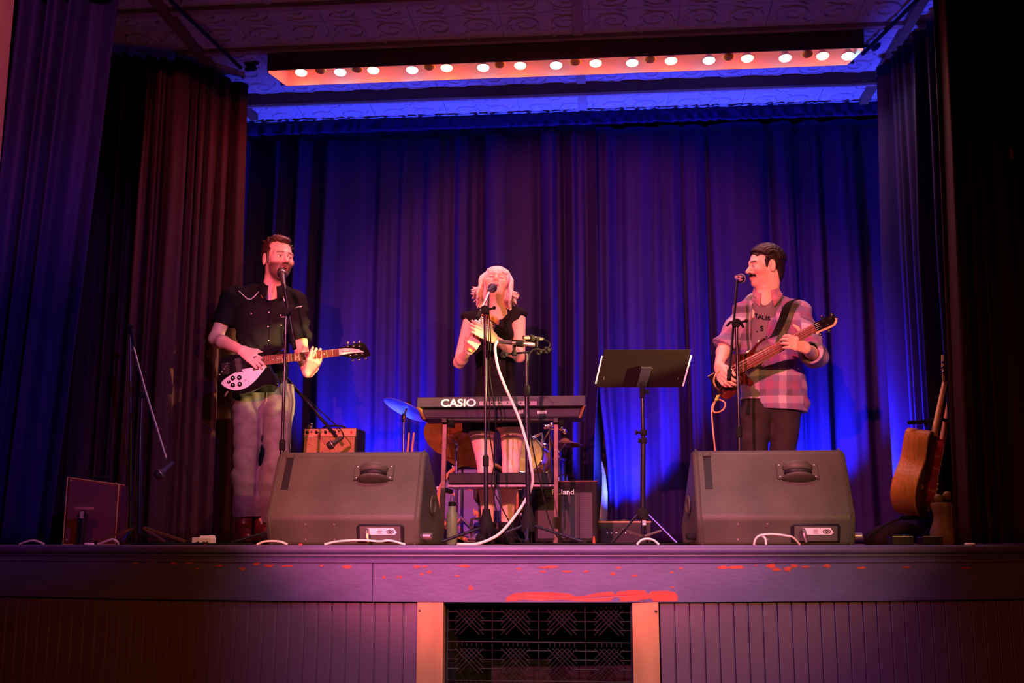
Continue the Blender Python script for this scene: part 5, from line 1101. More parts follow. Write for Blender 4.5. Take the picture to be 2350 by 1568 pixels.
def np_mesh(name, v, f, m, parent, col=None):
    me = bpy.data.meshes.new(name); o0 = A3(OFF[parent]); v2 = (v-o0).astype(np.float32)
    me.vertices.add(len(v2)); me.vertices.foreach_set('co', v2.ravel()); me.loops.add(f.size); me.loops.foreach_set('vertex_index', f.ravel().astype(np.int32))
    me.polygons.add(len(f)); me.polygons.foreach_set('loop_start', np.arange(0, f.size, 4, dtype=np.int32)); me.polygons.foreach_set('use_smooth', np.ones(len(f), bool))
    me.update(calc_edges=True)
    if col is not None:
        a = me.color_attributes.new('Col', 'FLOAT_COLOR', 'POINT'); a.data.foreach_set('color', np.concatenate([col, np.ones((len(v), 1))], 1).astype(np.float32).ravel())
    me.materials.append(m); return link(name, me, parent)
def sm(x, a, b): t = np.clip((x-a)/(b-a), 0, 1); return t*t*(3-2*t)
class Frame:
    def __init__(s, o, fwd, up):
        s.o = Vector(o); s.f = Vector(fwd).normalized(); u = Vector(up); s.l = u.cross(s.f).normalized(); s.u = s.f.cross(s.l); s.k = 1.
        s.M = Matrix((s.f, s.l, s.u)).transposed()
    def __call__(s, x, y, z): return s.o+(s.f*x+s.l*y+s.u*z)*s.k
    def inv(s, v): d = v-A3(s.o); return (d @ A3(s.f))/s.k, (d @ A3(s.l))/s.k, (d @ A3(s.u))/s.k
def head(V, H, mouth=0., eyes=True, nose=1., jaw=1., cheek=1.):
    M = H.M; k = H.k; E = lambda c, r, kk=.012, op='add', M_=None: V.ell(H(*c), tuple(q*k for q in r), M if M_ is None else M_, kk, op)
    E((-.012, 0, .035), (.100, .077, .090)); E((.018, 0, -.035), (.070, .064*jaw, .080), .03); E((.045, 0, -.072), (.044, .046*jaw, .042), .03); E((.074, 0, -.098), (.022, .024, .018), .025)
    for s in (1, -1):
        E((.064, s*.046, -.022), (.024*cheek, .022, .022), .03); V.cap(H(.086, s*.010, .026), H(.070, s*.050, .024), .012*k, .010*k, .02)
    V.cap(H(.088, 0, .012), H(.112*nose+.002, 0, -.026), .0095*k, .0125*k, .012)
    for s in (1, -1): E((.098, s*.013, -.032), (.011, .008, .008), .008); E((.101, s*.032, .004), (.017, .020, .012), .012, 'sub'); E((.079, s*.031, .003), (.0145, .016, .0125), .004)
    for s in (1, -1): E((.108*nose-.002, s*.007, -.037), (.006, .004, .004), .004, 'sub')
    if mouth:
        E((.090, 0, -.062), (.022, .026, .006+.6*mouth), .010); E((.100, 0, -.066), (.024, .017, mouth), .005, 'sub')
        V.cap(H(.094, .018, -.062+mouth*.3), H(.094, -.018, -.062+mouth*.3), .005*k, .005*k, .006); V.cap(H(.092, .014, -.068-mouth), H(.092, -.014, -.068-mouth), .006*k, .006*k, .006)
    else:
        E((.092, 0, -.060), (.014, .024, .0065), .006); E((.090, 0, -.072), (.014, .020, .0075), .006)
    for s in (1, -1):
        E((-.008, s*.079, -.004), (.019, .008, .033), .008); E((-.002, s*.090, .0), (.012, .008, .021), .005, 'sub'); E((-.004, s*.080, -.032), (.010, .006, .011), .008)
def skincol(v, H, base, brow=(.05, .02, .015), stubble=0., must=0., lips=(.55, .16, .14), bw=.0052, closed=False, inner=False, rad=.17):
    x, y, z = H.inv(v); n = len(v); c = np.tile(np.array(base, np.float32), (n, 1)); near = (x*x+y*y+z*z) < rad**2
    def mixc(col, w):
        nonlocal c
        w = np.clip(w, 0, 1)*near; c = c*(1-w[:, None])+np.array(col, np.float32)*w[:, None]
    ay = np.abs(y)
    mixc((base[0]*1.0, base[1]*.72, base[2]*.70), np.exp(-((ay-.05)**2+(z+.03)**2)/.0009)*(x > .03)*.6); mixc((base[0], base[1]*.75, base[2]*.72), np.exp(-(y**2+(z+.03)**2)/.0003)*(x > .09)*.5)
    if stubble:
        w = sm(-z, .022, .045)*sm(x, -.005, .03)*(1-sm(-z, .135, .15))*(1-np.exp(-(ay**2/.0006+(z+.045)**2/.0001))*.0); w = np.maximum(w, sm(x, .08, .09)*np.exp(-((z+.047)/.009)**2)*(ay < .034)); mixc((.10, .035, .028), w*stubble)
    mixc(lips, np.exp(-((z+.066)/.009)**2)*(ay < .025)*(x > .080)*.8)
    if inner: mixc((.06, .005, .006), (x < .094)*(x > .05)*(ay < .018)*(np.abs(z+.066) < inner)*(1.))
    mixc(brow, np.exp(-((z-(.028-2.2*np.maximum(0, ay-.035)**1.0*.12))/bw)**2)*sm(ay, .010, .016)*(1-sm(ay, .050, .058))*(x > .05))
    if closed: mixc((.10, .03, .03), np.exp(-((z+.001-8*(ay-.031)**2)/.0026)**2)*(np.abs(ay-.031) < .017)*(x > .06))
    else:
        e = (np.abs(ay-.031) < .015)*(x > .07); mixc((.75, .66, .62), np.exp(-((z-.002)/.0052)**4)*e*np.exp(-((ay-.031)/.0125)**4)); mixc((.03, .015, .012), np.exp(-(((ay-.031)/.0062)**2+((z-.002)/.0062)**2)**2)*e); mixc((.10, .035, .03), np.exp(-((z-.0085)/.0022)**2)*e)
    if must: mixc((.035, .014, .012), np.exp(-((z+.047+ay*.22)/.010)**4)*(ay < .036)*(x > .072))
    return c
FING = [(.030, .046, .027, .021), (.010, .050, .031, .022), (-.010, .046, .028, .021), (-.029, .036, .021, .018)]   # side offset (thumb side +), phalanges
def hand(V, W, axis, dorsal, thumb, curls, tcurl=.4, tout=.7, sc=1., spread=.06, k=.006, tin=0.):
    """W wrist, axis to the knuckles, dorsal = back of hand, thumb=+1/-1 side; curls: per finger 3 angles"""
    x = Vector(axis).normalized(); d = Vector(dorsal); d = (d-x*d.dot(x)).normalized(); y = d.cross(x)*thumb; W = Vector(W)
    pt = lambda a, b, c: W+(x*a+y*b+d*c)*sc
    for i, (o, l1, l2, l3) in enumerate(FING):
        V.cap(pt(.005, o*.55, 0), pt(.088-.10*abs(o-.01)*.8, o, .003), .0165*sc, .0115*sc, .012, (d, 1.15))
        p = pt(.086-.08*abs(o-.01)*.9, o, .002); a = 0; sp = o*spread/.03
        for j, (l, r0, r1) in enumerate(((l1, .0102, .0092), (l2, .0092, .0084), (l3, .0084, .0068))):
            a += curls[i][j]; dr = (x*math.cos(a)-d*math.sin(a)+y*sp*math.cos(a)).normalized(); q = p+dr*l*sc; V.cap(p, q, r0*sc, r1*sc, .003 if j else k); p = q
    V.cap(pt(.01, .012, -.004), pt(.045, .030, -.008), .019*sc, .016*sc, .012)
    p = pt(.030, .030, -.008); a = tout; b = tin
    for (l, r0, r1) in ((.045, .0135, .011), (.034, .011, .0098), (.027, .0098, .0075)):
        dr = (x*math.cos(a)+y*math.sin(a)*math.cos(b)-d*math.sin(b)).normalized(); q = p+dr*l*sc; V.cap(p, q, r0*sc, r1*sc, .005); p = q; a -= tcurl*.6; b += tcurl*.5
def arm(V, S, E, W, r=(.050, .040, .038, .027), k=.02):
    S, E, W = Vector(S), Vector(E), Vector(W)
    V.cap(S, E, r[0], r[1], k); m = E.lerp(W, .30); V.cap(E, m, r[1]*.92, r[2], k); V.cap(m, W, r[2], r[3], k)
def leg(V, Hp, K, An, r=(.082, .055, .056, .038), k=.03):
    Hp, K, An = Vector(Hp), Vector(K), Vector(An); V.cap(Hp, K, r[0], r[1], k); m = K.lerp(An, .3); V.cap(K, m, r[1]*.95, r[2], k); V.cap(m, An, r[2], r[3], k)
def wrinkle(amp, seed, f=38.):
    r = random.Random(seed); T_ = [(r.uniform(-1, 1)*f*.5, r.uniform(-.6, .6)*f*.5, r.uniform(.5, 1)*f*r.choice((-1, 1)), r.uniform(0, 6.28)) for _ in range(6)]
    def fn(X, Y, Z):
        w = .02*np.sin(Z*17+X*9)+.015*np.sin(X*31-Z*11+Y*8); return amp*sum(np.sin((X+w)*a+Y*b+(Z+w)*c+p) for a, b, c, p in T_)/2.4
    return fn
M_skin = mat('skin', (.8, .5, .4), .48, attr='Col', bump=.08, bscale=180); M_cloth_b = mat('black_shirt_cloth', (.0085, .0065, .010), .8, spec=.15, bump=.3, bscale=420)
M_jean = mat('grey_denim', (.125, .110, .125), .8, var=.22, scale=26, bump=.3, bscale=500); M_boot = mat('oxblood_leather', (.10, .016, .018), .32, var=.3, scale=20)
M_hair1 = mat('dark_brown_hair', (.060, .018, .012), .5, var=.5, scale=45, bump=.8, bscale=110, stretch=(1, 1, .35)); M_hair3 = mat('black_brown_hair', (.014, .006, .006), .5, spec=.25, var=.5, scale=60, bump=.6, bscale=120, stretch=(.5, .5, 1))
M_hair2 = mat('platinum_hair', (.86, .72, .70), .45, attr='Col', var=.16, scale=70, bump=.7, bscale=150, stretch=(1, 1, .3)); M_plaid = mat('plaid_flannel', (.4, .2, .3), .85, attr='Col', bump=.35, bscale=520)
M_tee = mat('grey_tee', (.16, .12, .15), .8, bump=.2, bscale=500); M_pant = mat('charcoal_trousers', (.028, .020, .025), .8, spec=.2, var=.15, scale=20, bump=.25, bscale=450)
UP = Vector((0, 0, 1)); VX = .0036
def boots(p, parent, ankle, toe, name='boot', h=.16, m=None):
    a = Vector(ankle); t = Vector(toe); V = Vol(Vector((min(a.x, t.x)-.12, min(a.y, t.y)-.12, -.01)), Vector((max(a.x, t.x)+.12, max(a.y, t.y)+.12, h+.08)), .005)
    heel = Vector((a.x, a.y, .035))+(a-t).normalized()*.03; heel.z = .035; tt = Vector((t.x, t.y, .035))
    V.cap(Vector((a.x, a.y, .06)), Vector((a.x, a.y, h)), .048, .050, .03); V.cap(heel, tt, .038, .036, .03, (UP, 1.05)); V.cap(heel, heel.lerp(tt, .45)+Vector((0, 0, .035)), .038, .036, .03); V.plane((0, 0, .018), (0, 0, -1))
    V.plane((0, 0, h), (0, 0, 1)); v, f = V.mesh(); o = np_mesh(name, v, f, m or M_boot, parent)
    sl = Vol(Vector((min(a.x, t.x)-.12, min(a.y, t.y)-.12, -.01)), Vector((max(a.x, t.x)+.12, max(a.y, t.y)+.12, .06)), .005); sl.cap(heel, tt, .042, .040, .01); sl.plane((0, 0, .022), (0, 0, 1)); sl.plane((0, 0, .001), (0, 0, -1)); v, f = sl.mesh(); np_mesh('sole', v, f, M_rub, o)
    return o

def collar(parent, c, front, rt, rb, h, leaf, m, gap=.42, name='collar'):
    """shirt collar: a stand around the neck folded over into two front points"""
    fr = Vector(front).normalized(); sd = Vector((-fr.y, fr.x, 0)); n = 40; rows = []
    for i in range(n+1):
        a = gap+(2*math.pi-2*gap)*i/n; d = fr*math.cos(a)+sd*math.sin(a); e = max(0, math.cos(a)); bk = Vector((0, 0, .014*(1-e)-.026*e))
        rows.append([c+d*rb+bk+Vector((0, 0, -.012)), c+d*rt+bk+Vector((0, 0, h)), c+d*(rt+.008)+bk+Vector((0, 0, h+.002)), c+d*(rb+.016+.012*e)+bk+Vector((0, 0, -.004)), c+d*(rb+.022+.020*e)+bk+fr*.006*e+Vector((0, 0, -.006-leaf*e**3))])
    k = 5; mb = MB().add([p for r in rows for p in r], [(i*k+j, i*k+j+1, (i+1)*k+j+1, (i+1)*k+j) for i in range(n) for j in range(k-1)])
    o = mb.build(name, m, parent, smooth=60); md = o.modifiers.new('cloth', 'SOLIDIFY'); md.thickness = .004; md.offset = 0; return o

# ---------------------------------------------------------------- left player
Y0 = 1.30
g = thing('person', 'man in black western shirt and grey jeans playing guitar at left', 'person', (P(590, 1244, Y0).x, Y0, 0))
H = Frame(P(637, 597, 1.255), (.70, -.71, -.02), (.05, -.03, 1)); H.k = 1.06
nk = P(624, 668, 1.32); RS, RE, RW = P(534, 684, 1.31), P(494, 778, 1.27), P(556, 805, 1.09); LS, LE, LW = P(680, 695, 1.37), P(692, 806, 1.32), P(706, 857, 1.10)
pel = P(606, 905, 1.33); hipR, hipL = P(572, 915, 1.33), P(640, 912, 1.34); kR, aR = P(565, 1062, 1.30), P(560, 1205, 1.36); kL, aL = P(634, 1058, 1.30), P(602, 1208, 1.42)
V = Vol(Vector((g.location.x-.45, .98, .05)), Vector((g.location.x+.42, 1.55, 1.95)), VX)
head(V, H, mouth=.008)
V.cap(H(-.025, 0, -.05), nk+Vector((0, .01, -.02)), .054, .060, .03); V.cap(H(-.01, 0, -.06), nk+Vector((.0, -.02, -.02)), .040, .045, .03)
chest = P(607, 745, 1.34); V.cap(RS+Vector((.06, 0, -.02)), LS+Vector((-.06, 0, -.02)), .055, .055, .05); V.cap(chest, pel, .115, .105, .06, ((0, 1, 0), 1.45)); V.cap(nk+Vector((0, .01, -.02)), chest, .06, .10, .05)
arm(V, RS, RE, RW, (.050, .040, .039, .027)); arm(V, LS, LE, LW, (.050, .040, .039, .028))
hand(V, RW, P(590, 828, 1.045)-RW, (-.1, -1, .55), 1, [(.25, .55, .4), (.15, .35, .3), (.12, .30, .25), (.10, .3, .25)], .5, .5, 1.02, .04)
hand(V, LW, P(722, 822, 1.045)-LW, (.35, -1, -.1), -1, [(.30, .95, .7), (.35, .9, .7), (.30, .9, .7), (.12, .45, .4)], .4, .35, 1.05, .05, tin=1.0)
leg(V, hipR, kR, aR, (.07, .048, .05, .038)); leg(V, hipL, kL, aL, (.07, .048, .05, .038)); V.cap(aR, aR+Vector((.04, -.09, -.07)), .028, .018, .01); V.cap(aL, aL+Vector((.05, -.08, -.07)), .028, .018, .01)
v, f = V.mesh(); body = np_mesh('body', v, f, M_skin, g, skincol(v, H, (.80, .47, .38), (.05, .02, .015), .90, 0, (.42, .14, .12), inner=.009))
# hair
Vh = Vol(H(0, 0, .03)-Vector((.17, .17, .16)), H(0, 0, .03)+Vector((.17, .17, .17)), .0034)
Vh.ell(H(-.016, 0, .040), (.113, .089, .100), H.M); Vh.ell(H(.030, .0, .105), (.060, .062, .032), H.M, .02); Vh.ell(H(-.03, .0, .118), (.07, .06, .026), H.M, .02)
Vh.plane(H(.070, 0, .085), H.f*.80-H.u*.60, k=.01)
x_ = H(.060, 0, .0); Vh.ell(H(.105, 0, .020), (.060, .082, .082), H.M, .012, 'sub'); Vh.ell(H(.055, .05, .072), (.040, .032, .030), H.M, .012, 'sub'); Vh.ell(H(.055, -.05, .072), (.040, .032, .030), H.M, .012, 'sub')
for s in (1, -1): Vh.ell(H(-.006, s*.088, -.012), (.026, .03, .040), H.M, .01, 'sub'); Vh.cap(H(.022, s*.074, .02), H(.022, s*.071, -.030), .010, .006, .012)
Vh.plane(H(-.04, 0, -.055), -H.u-H.f*.35)
rnd = random.Random(3)
for i in range(60):
    a = rnd.uniform(-2.6, 2.6); e = rnd.uniform(.35, 1.4); r_ = Vector((math.cos(a)*math.cos(e)*-1, math.sin(a)*math.cos(e), math.sin(e))); p = H(-.012+r_.x*.10, r_.y*.080, .045+r_.z*.088)
    if (p-H.o).dot(H.f) > .062: continue
    Vh.cap(p, p+(H.f*r_.x+H.l*r_.y+H.u*r_.z)*.016+H.l*rnd.uniform(-.014, .014)+H.f*rnd.uniform(-.01, .02), .008, .003, .006)
v, f = Vh.mesh(); np_mesh('hair', v, f, M_hair1, g)
# shirt
Vs = Vol(Vector((g.location.x-.40, 1.08, .80)), Vector((g.location.x+.40, 1.60, 1.62)), VX)
Vs.cap(RS+Vector((.04, 0, -.01)), LS+Vector((-.04, 0, -.01)), .066, .066, .05); Vs.cap(nk+Vector((-.06, .02, .005)), RS, .045, .062, .04); Vs.cap(nk+Vector((.06, .02, .005)), LS, .045, .062, .04)
Vs.cap(P(600, 735, 1.34), P(606, 900, 1.335), .155, .142, .05, ((0, 1, 0), 1.28)); Vs.cap(P(575, 725, 1.33), P(640, 725, 1.35), .11, .11, .05, ((0, 1, 0), 1.15))
dR = (RE-RS).normalized(); cR = RS+dR*.175; Vs.cap(RS, RS+dR*.26, .068, .066, .03, clip=[(cR, dR)]); dL = (LE-LS).normalized(); cL = LS+dL*.255; Vs.cap(LS, LE+dL*.05, .066, .062, .03, clip=[(cL, dL)])
Vs.cap(cR-dR*.022, cR-dR*.002, .068, .070, .006, clip=[(cR, dR), (cR-dR*.03, -dR)]); Vs.cap(cL-dL*.035, cL, .066, .070, .006, clip=[(cL, dL), (cL-dL*.04, -dL)])
Vs.cap(cR-dR*.03, cR+dR*.05, .050, .048, .004, op='sub', clip=[(cR-dR*.035, -dR)]); Vs.cap(cL-dL*.03, cL+dL*.05, .049, .046, .004, op='sub', clip=[(cL-dL*.035, -dL)])
Vs.warp(wrinkle(.0036, 4, 75)); Vs.cap(nk+Vector((.005, .0, .0)), H(-.02, 0, -.02), .046, .062, .008, op='sub'); 
cv = P(622, 690, 1.2); Vs.cap(cv, nk+Vector((.01, -.05, .06)), .002, .042, .006, op='sub'); Vs.plane((0, 0, P(606, 900, 1.25).z), (0, 0, -1))
v, f = Vs.mesh(); sh = np_mesh('shirt', v, f, M_cloth_b, g)
def on_surface(o, px, py, lift=.002, Yd=1.0):
    """first hit of the sight line on a mesh already built (for sewing details on cloth)"""
    d = ray(px, py).normalized(); off = OFF[o]; ok, loc, nn, _ = o.ray_cast(CAM-off, d); return (loc+off+nn*lift) if ok else P(px, py, Yd)
def piping(pts, m, parent, r=.0028, name='piping', n=5): 
    q = [on_surface(parent, *p) for p in pts]; return MB().tube(q, r, 6).build(name, m, parent)
def seg(pts, n=6): return [(pts[i][0]+(pts[i+1][0]-pts[i][0])*k/n, pts[i][1]+(pts[i+1][1]-pts[i][1])*k/n) for i in range(len(pts)-1) for k in range(n)]+[pts[-1]]
piping(seg([(548, 668), (558, 677), (568, 686), (575, 688), (583, 682), (594, 670), (603, 657)], 3), M_white, sh); piping(seg([(677, 708), (684, 705), (692, 704)], 3), M_white, sh); piping(seg([(648, 674), (650, 683), (653, 692)], 3), M_white, sh)
for (px, py) in ((618, 688), (617, 718), (615, 750), (616, 782), (577, 720), (644, 724), (645, 746)): MB().ball(on_surface(sh, px, py), .0048, seg=8, rings=6).build('snap_button', mat('pearl_snap', (.85, .80, .82), .25), sh)
MB().box(on_surface(sh, 649, 728), (.026, .006, .008)).build('pocket_pin', M_chrome, sh)
piping(seg([(622, 696), (619, 740), (617, 800), (622, 850)], 6), M_cloth_b, sh, .0016, 'placket_edge')
collar(sh, nk+Vector((.004, .0, .012)), (.28, -.96, 0), .063, .066, .036, .075, M_cloth_b, .30)
# jeans, belt, boots
Vp = Vol(Vector((g.location.x-.30, 1.08, .06)), Vector((g.location.x+.34, 1.66, 1.02)), .0042)
Vp.cap(P(578, 905, 1.335), P(636, 902, 1.34), .105, .105, .05, ((0, 1, 0), 1.3)); leg(Vp, hipR+Vector((0, 0, -.03)), kR, aR, (.096, .070, .074, .066), .04); leg(Vp, hipL+Vector((0, 0, -.03)), kL, aL, (.094, .070, .074, .062), .035)
Vp.warp(wrinkle(.0050, 9, 62)); Vp.plane((0, 0, P(606, 878, 1.25).z), (0, 0, 1)); Vp.plane(P(560, 1187, 1.25), (.05, 0, -1), None, (P(592, 1187, 1.3).x, 2, 2)); Vp.plane(P(605, 1200, 1.25), (0, 0, -1), (P(592, 1187, 1.3).x, 0, 0), None)
v, f = Vp.mesh(); je = np_mesh('jeans', v, f, M_jean, g)
bz = P(606, 876, 1.25).z
bel = MB().tube([Vector((P(606, 876, 1.335).x+.118*math.cos(a), 1.337+.107*math.sin(a), bz)) for a in [2*math.pi*i/36 for i in range(36)]], .016, 8, True, flat=(Vector((0, 0, 1)), 1.0)).build('belt', mat('brown_belt', (.07, .03, .02), .5), g)
MB().box(on_surface(je, 655, 884, .004, 1.2), (.014, .008, .055)).build('belt_loop', M_jean, je)
piping(seg([(612, 900), (612, 920), (606, 936)], 5), mat('tan_stitch', (.35, .26, .20), .8), je, .0012, 'fly_stitch')
boots(P, g, (aR.x, aR.y, 0), (aR.x+.07, aR.y-.16, 0), h=.21); boots(P, g, (aL.x, aL.y, 0), (aL.x+.09, aL.y-.15, 0), h=.19)

# ---------------------------------------------------------------- singer
g = thing('person', 'blonde singer in black sleeveless romper behind the keyboard', 'person', (P(1140, 1244, 1.47).x, 1.47, 0))
H = Frame(P(1139, 656, 1.44), (.10, -.92, .40), (.09, .36, .92)); H.k = .97
nk = P(1142, 720, 1.485); RS, RE, RW = P(1080, 734, 1.48), P(1054, 832, 1.38), P(1074, 806, 1.22); LS, LE, LW = P(1190, 727, 1.50), P(1192, 818, 1.42), P(1133, 777, 1.12)
hipR, hipL = P(1100, 950, 1.50), P(1178, 948, 1.50); kR, aR = P(1115, 1075, 1.46), P(1120, 1208, 1.52); kL, aL = P(1172, 1072, 1.46), P(1163, 1208, 1.52)
V = Vol(Vector((g.location.x-.32, 1.02, .03)), Vector((g.location.x+.30, 1.68, 1.82)), VX)
head(V, H, mouth=.016, nose=.97, jaw=.92)
V.cap(H(-.03, 0, -.05), nk+Vector((0, .01, -.02)), .046, .052, .03); V.cap(H(.02, 0, -.075), nk+Vector((0, -.025, -.01)), .034, .042, .03)
V.cap(RS+Vector((.04, 0, -.01)), LS+Vector((-.04, 0, -.01)), .045, .045, .05); V.cap(nk, P(1138, 780, 1.5), .062, .09, .05, ((0, 1, 0), 1.2)); V.cap(P(1138, 780, 1.5), P(1138, 920, 1.51), .10, .10, .06, ((0, 1, 0), 1.35))
arm(V, RS, RE, RW, (.044, .034, .033, .022)); arm(V, LS, LE, LW, (.045, .035, .034, .022))
hand(V, RW, P(1088, 786, 1.13)-RW, (.05, -1, -.25), 1, [(1.15, 1.5, .9), (1.2, 1.5, .9), (1.2, 1.5, .9), (1.15, 1.4, .9)], .6, .5, .92, .02)
hand(V, LW, P(1098, 757, 1.075)-LW, (-.25, -1, .15), -1, [(.12, .35, .3), (.15, .4, .3), (.18, .4, .35), (.2, .4, .3)], .5, .9, .92, .03)
leg(V, hipR, kR, aR, (.088, .047, .050, .034)); leg(V, hipL, kL, aL, (.088, .047, .050, .034)); V.cap(hipR, hipL, .09, .09, .05)
for a in (aR, aL): V.cap(a, a+Vector((0, -.08, -.07)), .028, .018, .01)
v, f = V.mesh(); np_mesh('body', v, f, M_skin, g, skincol(v, H, (.84, .53, .45), (.45, .26, .20), 0, 0, (.60, .17, .17), closed=True, inner=.016))
# hair: bob of tapering locks with flicked ends
Vh = Vol(H(0, 0, .0)-Vector((.20, .20, .20)), H(0, 0, .0)+Vector((.20, .20, .20)), .0036)
Vh.ell(H(-.018, 0, .042), (.100, .089, .098), H.M); Vh.ell(H(-.045, 0, -.02), (.075, .092, .085), H.M, .03); Vh.ell(H(.108, 0, -.030), (.085, .066, .110), H.M, .012, 'sub'); Vh.cap(H(.0, 0, -.07), H(0, 0, -.16), .055, .06, .01, op='sub')
rnd = random.Random(12)
for i in range(210):
    s = rnd.choice((-1, 1)); t = rnd.uniform(0, 1); back = rnd.uniform(-.075, .055); z0 = rnd.uniform(.05, .12)
    p0 = H(back*.7-.01, s*.055*rnd.uniform(.5, 1.1), z0); p1 = H(back, s*rnd.uniform(.089, .096), rnd.uniform(.0, .02)); p2 = H(back+.004, s*rnd.uniform(.090, .099), rnd.uniform(-.062, -.05)); fl = rnd.uniform(.6, 1) if rnd.random() < .3 else rnd.uniform(0, .25)
    p3 = H(back+rnd.uniform(-.02, .02), s*(.098+.055*fl), -.062-.065*(1-fl)+rnd.uniform(-.02, .012)); pts = catmull([p0, p1, p2, p3], 3); n = len(pts)
    for j in range(n-1): Vh.cap(pts[j], pts[j+1], .0092*(1-.8*max(0, j/(n-1)-.35)/.65), .0092*(1-.8*max(0, (j+1)/(n-1)-.35)/.65), .006)
for i in range(64):   # fringe
    y = rnd.uniform(-.062, .062); pts = catmull([H(.01, y*.75, .132-9*y*y), H(.064-3*y*y, y, .102-5*y*y), H(.085-5*y*y, y*1.05, .070), H(.091-6*y*y, y*1.08, .040+rnd.uniform(-.014, .018)+2*abs(y)*.1)], 3); n = len(pts)
    for j in range(n-1): Vh.cap(pts[j], pts[j+1], .0052*(1-.5*j/n), .0052*(1-.5*(j+1)/n), .002)
for i in range(40):   # nape
    y = rnd.uniform(-.09, .09); pts = [H(-.09, y*.8, .02), H(-.10, y, -.05), H(-.085, y*1.05, -.11+rnd.uniform(-.015, .015))]
    for j in range(2): Vh.cap(pts[j], pts[j+1], .011, .007, .004)
v, f = Vh.mesh(); x, y, z = H.inv(v); c = np.tile(np.array((.85, .66, .62), np.float32), (len(v), 1)); lil = np.clip(sm(y, .05, .075)*sm(.02-z, 0, .06)*.0+np.exp(-((y-.078)/.006)**2)*(z > -.03)*(z < .06)*(x > .0)*.8, 0, 1); c = c*(1-lil[:, None])+np.array((.36, .18, .50))*lil[:, None]
np_mesh('hair', v, f, M_hair2, g, c)
# romper
Vs = Vol(Vector((g.location.x-.30, 1.20, .55)), Vector((g.location.x+.32, 1.76, 1.52)), VX)
Vs.cap(P(1138, 770, 1.5), P(1138, 835, 1.505), .125, .108, .05, ((0, 1, 0), 1.25)); Vs.cap(P(1138, 835, 1.505), P(1137, 930, 1.505), .108, .135, .05, ((0, 1, 0), 1.25)); Vs.cap(P(1115, 770, 1.46), P(1163, 768, 1.46), .066, .066, .04)
Vs.cap(nk+Vector((-.055, .02, -.02)), RS+Vector((-.030, 0, .022)), .036, .034, .03, ((0, 0, 1), 1.35)); Vs.cap(nk+Vector((.055, .02, -.02)), LS+Vector((.022, 0, .022)), .036, .036, .03, ((0, 0, 1), 1.35)); Vs.cap(nk+Vector((-.05, .01, -.012)), RS+Vector((.02, 0, .004)), .048, .056, .03); Vs.cap(nk+Vector((.05, .01, -.012)), LS+Vector((-.02, 0, .004)), .048, .056, .03); Vs.cap(RS+Vector((.035, 0, -.03)), P(1100, 790, 1.5), .055, .07, .03); Vs.cap(LS+Vector((-.035, 0, -.03)), P(1175, 790, 1.5), .055, .07, .03)
Vs.cap(hipR, hipR+Vector((.0, -.005, -.14)), .104, .104, .03); Vs.cap(hipL, hipL+Vector((0, -.005, -.14)), .104, .104, .02)
for (S, E) in ((RS, RE), (LS, LE)): Vs.cap(S+(E-S).normalized()*.080, E, .058, .060, .008, op='sub')
Vs.warp(wrinkle(.003, 21, 70)); Vs.plane((0, 0, P(1140, 989, 1.42).z), (0, .0, -1), None, (P(1140, 989, 1.4).x, 2, 2)); Vs.plane((0, 0, P(1140, 980, 1.42).z), (0, 0, -1), (P(1140, 989, 1.4).x, 0, 0), None)
Vs.cap(nk+Vector((0, -.005, .045)), H(0, 0, -.03), .048, .06, .008, op='sub'); Vs.cap(P(1128, 742, 1.34), P(1136, 700, 1.40), .006, .048, .006, op='sub')
v, f = Vs.mesh(); ro_ = np_mesh('romper', v, f, M_cloth_b, g)
for pts in ([(1160, 708), (1174, 716), (1162, 742), (1136, 760), (1130, 750), (1146, 728)], [(1110, 722), (1102, 728), (1110, 750), (1126, 760), (1126, 750), (1117, 736)]):
    q = [on_surface(ro_, a, b, .004, 1.42) for a, b in pts]; q = [Vector((p.x, min(p.y, 1.44), p.z)) for p in q]
    MB().add([p for p in q]+[p+Vector((0, .006, 0)) for p in q], [tuple(range(6)), tuple(range(11, 5, -1))]+[(i, (i+1) % 6, 6+(i+1) % 6, 6+i) for i in range(6)]).build('lapel', M_cloth_b, ro_, smooth=60)
boots(P, g, (aR.x, aR.y, 0), (aR.x-.02, aR.y-.15, 0), h=.13, m=M_rub); boots(P, g, (aL.x, aL.y, 0), (aL.x+.03, aL.y-.15, 0), h=.13, m=M_rub)
# the cabasa she shakes
ca = P(1086, 789, 1.175); cb = P(1116, 738, 1.165); ax = (cb-ca).normalized()
cs = thing('cabasa', "wooden shaker wrapped in bead chains held in the singer's hands", 'shaker', ca); M_wd = mat('honey_wood', (.72, .33, .10), .4, var=.15, scale=20, coat=.3)
MB().lathe([(.0, -.05), (.016, -.048), (.016, .08), (.020, .11)], ca, ax, 16).build('handle', M_wd, cs); ccp = ca+ax*.135
MB().lathe([(.030, -.03), (.056, -.025), (.058, .0), (.058, .025), (.030, .030)], ccp, ax, 28).build('drum', M_wd, cs); MB().lathe([(.03, .03), (.066, .031), (.070, .040), (.066, .054), (.045, .066), (0, .071)], ccp, ax, 28).build('end_cap', M_wd, cs); MB().lathe([(.066, -.037), (.066, -.031), (.03, -.03), (.02, -.038)], ccp, ax, 28).build('end_cap', M_wd, cs)
u_, v_ = perp(ax); bead = MB()
for j in range(5):
    for i in range(36): a = 2*math.pi*(i+.5*(j % 2))/36; bead.ball(ccp+ax*(-.022+.011*j)+(u_*math.cos(a)+v_*math.sin(a))*.0615, .0044, seg=6, rings=4)
tag(bead.build('bead_chain', M_chrome, cs), kind='stuff')

